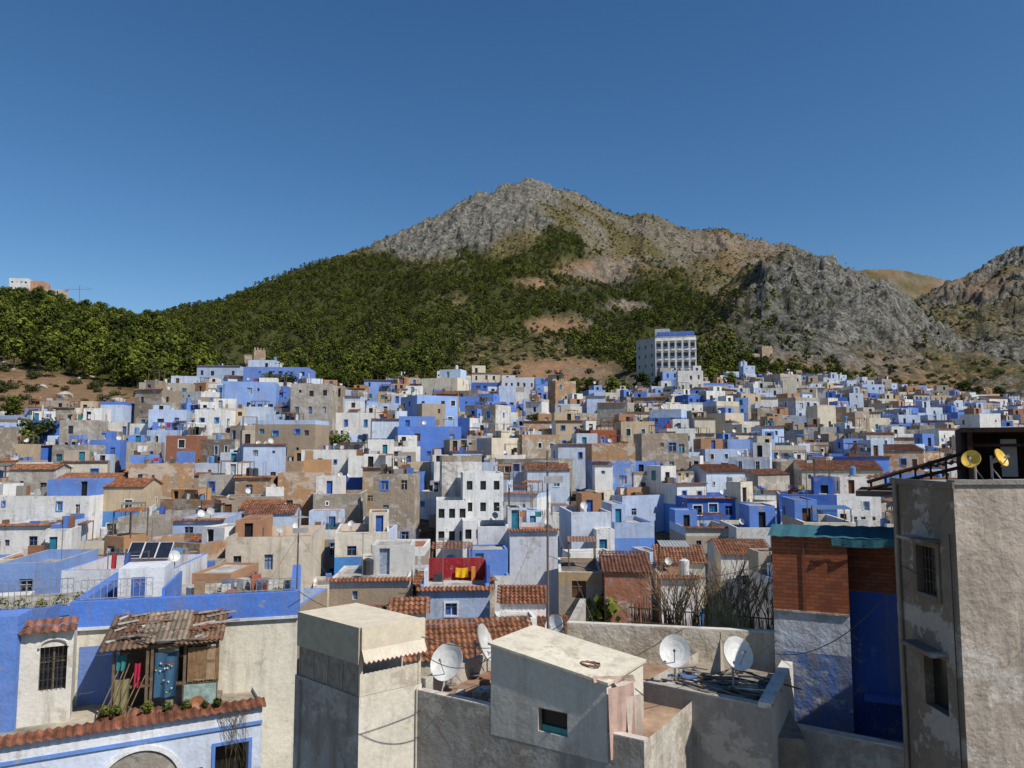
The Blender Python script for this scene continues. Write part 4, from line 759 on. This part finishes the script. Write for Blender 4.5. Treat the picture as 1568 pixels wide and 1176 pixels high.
facade(mb, F(bs1, 0.004, 0)[:2], F(bs1, -dp, 0)[:2], zD-0.62, zr_-0.02, [], (0.72, 0.66, 0.56)); mb.face([F(bs0, 0.004, zD-0.5), F(bs0, 0.004, zl), F(bs0, -dp, zl), F(bs0, -dp, zD-0.5)], PL, cW)  # right face paler than the front: sunlight put into its colour
mb.face([F(bs1, -dp, zD-0.5), F(bs0, -dp, zD-0.5), F(bs0, -dp, zl), F(bs1, -dp, zr_)], PL, cW)
def slab(s0_, s1_, o0, o1, za, zb_, th, mat, col):
    P4 = [(s0_, o0, za), (s1_, o0, zb_), (s1_, o1, zb_), (s0_, o1, za)]
    T = [F(a_, b_, c_+th) for a_, b_, c_ in P4]; B = [F(a_, b_, c_) for a_, b_, c_ in P4]; mb.face(T, mat, col); mb.face(B[::-1], mat, col)
    for i in range(4): j = (i+1) % 4; mb.face([B[i], B[j], T[j], T[i]], mat, dim(col, 0.95))
slab(bs0-0.06, bs1+0.06, 0.06, -dp-0.08, zl, zr_-0.01, 0.06, PL, (0.68, 0.62, 0.49)); mb.build("stair_bulkhead")
mb = MB(); mb.cloth(F(bs1+0.08, 0.10, zr_-0.05), F(bs1+0.40, -0.55, zr_-0.02), 1.5, 2, 0.05, (0.50, 0.35, 0.29), 0.02, (0.6, -0.8, 0))
mb.cloth(F(bs1-0.3, 0.10, zr_+0.16), F(bs1+0.38, -0.6, zr_+0.12), 0.14, 2, 0.05, (0.52, 0.38, 0.32), 0.02, (0.6, -0.8, 0)); mb.cloth(F(bs1+0.30, -0.35, zr_-0.3), F(bs1+0.5, -0.7, zr_-0.3), 0.9, 1, 0.05, (0.55, 0.45, 0.38), 0.02, (0.6, -0.8, 0)); mb.build("hanging_cloth")
mb = MB()
for i in range(10):
    t0 = i*0.7; mb.tube(F(bs1-0.7+0.24*math.cos(t0), -0.6+0.16*math.sin(t0), zr_+0.18), F(bs1-0.7+0.24*math.cos(t0+0.7), -0.6+0.16*math.sin(t0+0.7), zr_+0.2), 0.028, 0.028, 5, CL, (0.22, 0.12, 0.1))
mb.build("coiled_hose")
# --- E : terrace right of centre
mb = MB(); zE = -6.0; e0 = PZ(984, 1046, zE); e1 = PZ(1181, 1086, zE); e2 = PZ(1214, 1020, zE); F, L = wallframe(e0, e1); FE, LE = F, L
facade(mb, e0, e1, -18, zE, [], (0.33, 0.315, 0.29), RP); facade(mb, e1, e2, -18, zE+0.0, [], (0.64, 0.58, 0.49), PL)  # front coloured dark grey as shade, right side cream as sunlit
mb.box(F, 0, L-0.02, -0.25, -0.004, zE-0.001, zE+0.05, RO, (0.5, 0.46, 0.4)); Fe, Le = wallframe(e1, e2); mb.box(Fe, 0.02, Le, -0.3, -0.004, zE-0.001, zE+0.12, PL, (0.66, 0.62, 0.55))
e3 = F(0, -4, 0)[:2]; mb.face([(*e0[:2], zE-0.3), (*e1[:2], zE-0.3), (*e2[:2], zE-0.3), (*e3, zE-0.3)], RO, (0.33, 0.28, 0.22)); facade(mb, e3, e0, -18, zE, [], (0.5, 0.46, 0.4), RP); mb.build("shade_grey_house")
mb = MB()
for i in range(60):
    s_ = rnd.uniform(0.1, L-0.8); o_ = rnd.uniform(-2.4, -0.1); l_ = rnd.uniform(0.3, 1.4); t_ = rnd.uniform(-0.5, 0.9); z_ = zE-0.2+rnd.uniform(0, 0.28)
    mb.tube(F(s_, o_, z_), F(s_+l_*math.cos(t_), min(-0.05, o_+l_*math.sin(t_)*0.6), z_+rnd.uniform(-0.05, 0.12)), 0.03, 0.02, 5, WO, rnd.choice([(0.3, 0.25, 0.2), (0.16, 0.12, 0.09), (0.45, 0.42, 0.38)]))
for i in range(30):
    s_ = rnd.uniform(0.1, L-0.5); o_ = rnd.uniform(-2.2, -0.5); G_ = frame(*F(s_, o_, 0)[:2], rnd.uniform(0, 3)); h_ = rnd.uniform(0.1, 0.3); a_ = rnd.uniform(0.06, 0.22); mb.box(G_, -a_, a_, -0.12, 0.1, zE-0.3, zE-0.3+h_, rnd.choice([RP, WO, ME]), rnd.choice([(0.4, 0.36, 0.3), (0.2, 0.15, 0.1), (0.1, 0.18, 0.35), (0.5, 0.48, 0.45)]))
mb.build("scrap_wood_pile")
mb = MB(); u_ = Vector(W(1103, 975, 20.5))
for i in range(10):
    t0, t1 = i*0.628, (i+1)*0.628
    k0 = 0.30 if i % 2 else 0.18; k1 = 0.30 if (i+1) % 2 else 0.18
    b0 = u_+Vector((math.cos(t0)*k0, math.sin(t0)*k0, -0.95)); b1_ = u_+Vector((math.cos(t1)*k1, math.sin(t1)*k1, -0.95)); mb.face([tuple(u_), tuple(b0), tuple(b1_)], CL, (0.42, 0.36, 0.28))
mb.tube(u_+Vector((0, 0, -1.3)), u_+Vector((0, 0, 0.12)), 0.02, 0.015, 6, WO, (0.2, 0.15, 0.1)); mb.build("folded_parasol")
dish_obj(1033, 997, 19.6, 0.41, -14, 25, drop=0.9); dish_obj(1129, 1001, 19.0, 0.42, 15, 30, drop=0.9); dish_obj(685, 1014, 20.3, 0.50, -25, 30, drop=0.65); dish_obj(741, 984, 21.5, 0.52, 75, 20, (0.55, 0.55, 0.52), drop=0.9); dish_obj(849, 958, 24, 0.35, -40, 25, drop=0.8)
mb = MB(); b0 = W(868, 951, 23.5); b1_ = W(1190, 985, 22.3); F, L = wallframe(b0, b1_); facade(mb, b0, b1_, -18, ZY(955, 23.5), [], (0.62, 0.55, 0.43), RP); mb.box(F, 0, L, -0.25, -0.003, ZY(955, 23.5)-0.5, ZY(955, 23.5)+0.04, PL, (0.66, 0.62, 0.54))
mb.box(F, -0.003, 0.2, -4, -0.26, -8, ZY(955, 23.5), RP, (0.5, 0.46, 0.4)); mb.box(F, 0, L, 0.0, 4.0, -8.2, -6.9, RO, (0.34, 0.28, 0.22)); mb.build("parapet_wall")
mb = MB(); r0 = PZ(1212, 1114, -7.0); r1 = PZ(1500, 1170, -7.0); F, L = wallframe(r0, r1); facade(mb, r0, r1, -18, -7.0, [], (0.52, 0.48, 0.44), RP); mb.box(F, 0, L, -0.3, -0.003, -7.4, -6.96, RO, (0.60, 0.50, 0.44)); mb.box(F, 0, L, -6, -0.31, -8.3, -8.1, RO, (0.2, 0.19, 0.18)); mb.build("parapet_wall")
# --- F : brick and blue house right
mb = MB(); f0 = W(1181, 820, 22.0); f1 = W(1296, 820, 21.2); zT = ZY(822, 21.8); zM = ZY(934, 21.8)
facade(mb, f0, f1, zM, zT, [], (0.4, 0.15, 0.07), BR); facade(mb, f0, f1, -18, zM, [], (0.54, 0.58, 0.66), RP, band=(ZY(1000, 21.6), (0.13, 0.22, 0.48))); F, L = wallframe(f0, f1)
mb.box(F, L*0.42, L*0.44, 0.018, 0.04, zM, zT, ME, (0.22, 0.07, 0.04)); mb.box(F, 0, L, 0.003, 0.05, zM-0.05, zM, RP, (0.3, 0.24, 0.2))
facade(mb, F(0, -5, 0)[:2], f0, -18, zT, [], (0.4, 0.38, 0.36), RP)
G0 = F(L+0.003, -0.9, 0)[:2]; G1 = F(L+3.4, -0.9, 0)[:2]; zq = ZY(915, 21)
mb.face([F(L, 0, -18), F(L, -0.9, -18), F(L, -0.9, zT), F(L, 0, zT)], PL, (0.09, 0.14, 0.36))
facade(mb, G0, G1, -18, zq, [dict(s=(1.3, 2.1), z=(zq-3.7, zq-1.9), mat=WO, col=(0.05, 0.1, 0.3))], (0.06, 0.13, 0.42)); facade(mb, G0, G1, zq, zT-0.15, [dict(s=(1.2, 2.3), z=(zq+0.7, zq+1.5), col=(0.1, 0.12, 0.14))], (0.22, 0.05, 0.03), BR)
mb.box(F, L+0.3, L+1.3, -0.88, -0.3, zq-2.9, zq-2.8, PL, (0.09, 0.16, 0.45)); mb.box(F, 0, L+3.4, -5, -0.92, zT-0.3, zT-0.16, RO, (0.2, 0.15, 0.12)); mb.box(F, 0, L, -0.92, -0.01, zT-0.3, zT-0.1, RO, (0.2, 0.15, 0.12))
mb.build("brick_house")
mb = MB(); a_ = Vector(F(-0.1, 0.12, zT+0.02)); b_ = Vector(F(L+1.2, 0.1, zT+0.06)); c_ = Vector(F(-0.1, -1.6, zT+0.2)); d_ = Vector(F(L+1.3, -1.6, zT+0.25))
mb.corr(a_, b_, c_, d_, 7, 0.015, CL, (0.045, 0.13, 0.16), rows=3, step=0.0); mb.cloth(F(L*0.8, 0.14, zT+0.05), F(L+1.2, 0.12, zT+0.08), 0.22, 3, 0.03, (0.05, 0.15, 0.19), 0.05); mb.cloth(F(L+1.7, -0.5, zT+0.05), F(L+2.2, -0.5, zT+0.05), 0.5, 2, 0.06, (0.10, 0.25, 0.45)); mb.build("roof_tarpaulin")
# --- G : right concrete building
mb = MB(); g1_ = W(1459, 738, 15.0); g2_ = (g1_[0]+7, 15.3); zG = ZY(742, 15.0)
g0_ = W(1365, 738, 17.4); Lg = math.hypot(g1_[0]-g0_[0], g1_[1]-g0_[1])
gops = [dict(s=(Lg*0.40, Lg*0.40+0.75), z=(-3.05, -2.05), col=(0.02, 0.02, 0.02), bars=True, rec=0.15, trim=(0.2, 0.16, 0.125)), dict(s=(Lg*0.42, Lg*0.42+0.85), z=(-5.4, -4.3), col=(0.02, 0.02, 0.02), rec=0.2)]
facade(mb, g0_, g1_, -18, zG, gops, (0.23, 0.185, 0.14), RP); facade(mb, g1_, g2_, -18, zG, [], (0.46, 0.39, 0.325), RP)  # left concrete darkened as shade, right wall lightened as sunlit, in their colours
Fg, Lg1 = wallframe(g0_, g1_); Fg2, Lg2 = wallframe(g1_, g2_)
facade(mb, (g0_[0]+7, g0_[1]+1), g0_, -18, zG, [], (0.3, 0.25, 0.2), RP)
mb.face([(*g0_[:2], zG), (*g1_[:2], zG), (*g2_, zG), (g0_[0]+7, g0_[1]+1, zG)], RO, (0.35, 0.32, 0.28))
mb.box(Fg, 0, Lg1+0.05, 0.003, 0.05, zG-0.08, zG+0.05, RP, (0.2, 0.18, 0.16)); mb.box(Fg2, 0.0, Lg2, -0.22, 0.05, zG+0.0015, zG+0.09, RP, (0.28, 0.26, 0.24))
mb.box(Fg, Lg*0.3, Lg*0.3+1.2, 0.003, 0.35, -4.22, -4.14, RP, (0.22, 0.17, 0.13)); mb.box(Fg, Lg*0.36, Lg*0.36+1.0, 0.004, 0.4, -1.92, -1.86, RP, (0.2, 0.15, 0.12))
mb.tube(Fg(0.25, 0.06, zG), Fg(0.25, 0.06, -16), 0.045, 0.045, 8, ME, (0.25, 0.2, 0.16)); mb.tube(Fg(0.4, 0.05, -2.6), Fg(1.2, 0.05, -2.72), 0.01, 0.01, 4, ME, (0.03, 0.03, 0.03))
mb.tube(Fg(Lg1-0.15, 0.04, zG-1), Fg(Lg1-0.13, 0.04, -9), 0.014, 0.014, 5, ME, (0.05, 0.045, 0.04)); mb.box(Fg2, 0.003, Lg2, 0.002, 0.03, -6.75, -6.4, PL, (0.62, 0.56, 0.5), ('b0',))
mb.build("concrete_house")
# rooftop wooden pergola
mb = MB(); dk = (0.045, 0.022, 0.018); F = frame(*W(1473, 700, 19.5)[:2], -0.5)
z0 = zG; zt = ZY(655, 19.5); mb.box(F, 0, 5.5, 0, 3.5, zt-0.12, zt, WO, dk); mb.box(F, 0, 5.5, 3.3, 3.4, z0-0.5, zt-0.12, WO, (0.03, 0.02, 0.02)); mb.box(F, 0.0, 0.08, 0.2, 3.3, z0-0.5, zt-0.12, WO, (0.03, 0.02, 0.02))
for x_ in (0.05, 1.3, 2.6, 4.0): mb.box(F, x_+0.09, x_+0.21, 0.05, 0.17, z0-0.5, zt-0.12, WO, dk)
mb.box(F, 0.1, 5.5, 0.175, 0.24, zt-0.5, zt-0.42, WO, dk); mb.box(F, 0.9, 1.25, 0.5, 0.55, z0, zt-0.3, CL, (0.35, 0.33, 0.3)); mb.box(F, 1.9, 2.2, 0.5, 0.55, z0, zt-0.4, CL, (0.45, 0.4, 0.33))
mb.box(F, -2.6, -0.01, 0.3, 3.0, z0-0.6, z0-0.45, RO, (0.2, 0.15, 0.12))
for i in range(7): t = i/6; mb.tube(F(-2.2+2.2*t, 0.3, z0-0.35), F(-2.2+2.2*t, 0.3, z0-0.2+0.75*t), 0.03, 0.03, 5, WO, dk)
mb.tube(F(-2.3, 0.3, z0-0.2), F(0, 0.3, z0+0.6), 0.05, 0.05, 5, WO, dk); mb.tube(F(-2.3, 0.3, z0-0.4), F(0, 0.3, z0+0.25), 0.05, 0.05, 5, WO, dk)
mb.corr(F(-2.4, 0.9, z0-0.15), F(-0.01, 0.9, z0+0.35), F(-2.4, 2.8, z0-0.1), F(-0.01, 2.8, z0+0.4), 14, 0.03, WO, (0.12, 0.06, 0.04)); mb.build("rooftop_pergola")
for px_, py_ in ((1487, 703), (1532, 701)): dish_obj(px_, py_, 17.4, 0.22, -50 if px_ < 1500 else 30, 25, (0.72, 0.46, 0.06), drop=0.55)
# --- reed fence and dry plant
mb = MB(); f0 = W(965, 970, 28); f1 = W(1192, 965, 26); F, L = wallframe(f0, f1); zb_ = ZY(978, 27)-1.0
for i in range(560):
    s_ = rnd.uniform(0, L); o_ = rnd.uniform(-0.15, 0.12); h_ = rnd.uniform(1.3, 2.1) if rnd.random() < 0.92 else rnd.uniform(2.1, 2.7); k = rnd.uniform(0.6, 1.3)
    c_ = (0.26*k, 0.18*k, 0.09*k) if s_ > L*0.45 or rnd.random() < 0.35 else (0.10*k, 0.085*k, 0.06*k)
    mb.tube(F(s_, o_, zb_), F(s_+rnd.uniform(-0.2, 0.2), o_, zb_+h_), 0.018, 0.008, 3, WO, c_)
for z_ in (0.6, 1.4, 1.9): mb.box(F, 0, L, 0.13, 0.16, zb_+z_, zb_+z_+0.04, WO, (0.14, 0.1, 0.06))
mb.build("reed_fence")
for grp in range(3):
    mb = MB()
    def branch(p, d, l, r, depth):
        q_ = p+d*l; k_ = rnd.uniform(0.7, 1.2); mb.tube(p, q_, r, r*0.65, 4, WO, (0.34*k_, 0.25*k_, 0.15*k_))
        if depth == 0: return
        for _ in range(3): branch(p.lerp(q_, rnd.uniform(0.4, 1)), (d+Vector((rnd.uniform(-.7, .7), rnd.uniform(-.4, .4), rnd.uniform(-.1, .5)))).normalized(), l*rnd.uniform(0.5, 0.8), r*0.65, depth-1)
    for i in range(9):
        s_ = L*(0.28, 0.55, 0.86)[grp]+rnd.uniform(-0.6, 0.6); branch(Vector(F(s_, -0.4, zb_+0.4)), Vector((rnd.uniform(-.35, .35), 0, 1)).normalized(), rnd.uniform(1.2, 1.9), 0.035, 3)
    mb.build("bare_shrub")
mb = MB()
for cx_, hh in ((L*0.62, 2.0), (L*0.72, 1.8)):
    for i in range(160):
        t = rnd.uniform(0, 6.28); r = rnd.uniform(0.1, 0.5); mb.tube(F(cx_+r*math.cos(t), 0.3+0.3*r*math.sin(t), zb_+0.5), F(cx_+1.1*math.cos(t)*r, 0.25, zb_+0.6+hh*rnd.uniform(0.5, 1)), 0.02, 0.006, 3, WO, (0.42*rnd.uniform(.7, 1.2), 0.31, 0.15))
mb.build("dry_reed_stack")
def mast(name, px_, ytop, ybot, Y):
    mb = MB(); t = Vector(W(px_, ytop, Y)); b = Vector(W(px_, ybot, Y)); b.x = t.x; mb.tube(b, t, 0.04, 0.025, 8, ME, (0.14, 0.12, 0.11))
    F = frame(t.x, t.y, 0.5, t.z)
    mb.box(F, -0.012, 0.012, -0.5, 0.6, -0.32, -0.3, ME, (0.3, 0.3, 0.3))
    for k in range(7): mb.box(F, -0.38+0.03*k, 0.38-0.03*k, -0.45+0.16*k, -0.435+0.16*k, -0.3, -0.285, ME, (0.35, 0.35, 0.35))
    mb.box(F, -0.3, 0.3, -0.35, -0.33, -0.9, -0.7, ME, (0.3, 0.3, 0.3))
    mb.tube(b+Vector((0, 0, (t.z-b.z)*0.7)), b+Vector((1.5, 0.8, 0)), 0.006, 0.006, 3, ME, (0.2, 0.2, 0.2)); mb.tube(b+Vector((0, 0, (t.z-b.z)*0.7)), b+Vector((-1.6, 0.8, 0)), 0.006, 0.006, 3, ME, (0.2, 0.2, 0.2)); return mb.build(name)
mast("antenna_mast", 838, 690, 985, 21); mast("antenna_mast", 458, 780, 910, 30); mast("antenna_mast", 1233, 690, 790, 55)
def cable(p, q, sag, r=0.012):
    mb = MB(); p = Vector(p); q = Vector(q); pr = p
    for i in range(1, 15):
        t = i/14; c_ = p.lerp(q, t); c_.z -= sag*4*t*(1-t); mb.tube(pr, c_, r, r, 4, ME, (0.03, 0.03, 0.03)); pr = c_
    mb.build("overhead_cable")
cable(W(646, 1000, 17.5), W(760, 1000, 19), 0.35); cable(W(646, 975, 17), W(868, 950, 23.5), 0.5); cable(W(457, 905, 29), W(600, 930, 38), 0.6); cable(W(985, 1040, 18), W(1190, 980, 22), 0.4); cable(W(838, 850, 21), W(1181, 860, 22), 0.6, 0.01); cable(W(1182, 1000, 22), W(1365, 905, 17.4), 0.5)
mb = MB()
for i in range(3):
    a_ = W(208+i*22, 853, 48); F = frame(a_[0], a_[1], 0.1, a_[2]); P4 = [F(-0.42, -0.5, 0), F(0.42, -0.5, 0), F(0.42, 0.4, 0.9), F(-0.42, 0.4, 0.9)]; mb.face(P4, GL, (0.02, 0.025, 0.04)); mb.tube(P4[2], F(0.42, 0.4, -0.8), 0.02, 0.02, 4, ME, (0.5, 0.5, 0.5)); mb.tube(P4[3], F(-0.42, 0.4, -0.8), 0.02, 0.02, 4, ME, (0.5, 0.5, 0.5))
    for a2, b2 in ((0, 1), (1, 2), (2, 3), (3, 0)): mb.tube(P4[a2], P4[b2], 0.025, 0.025, 4, ME, (0.6, 0.6, 0.6))
mb.build("solar_panel")
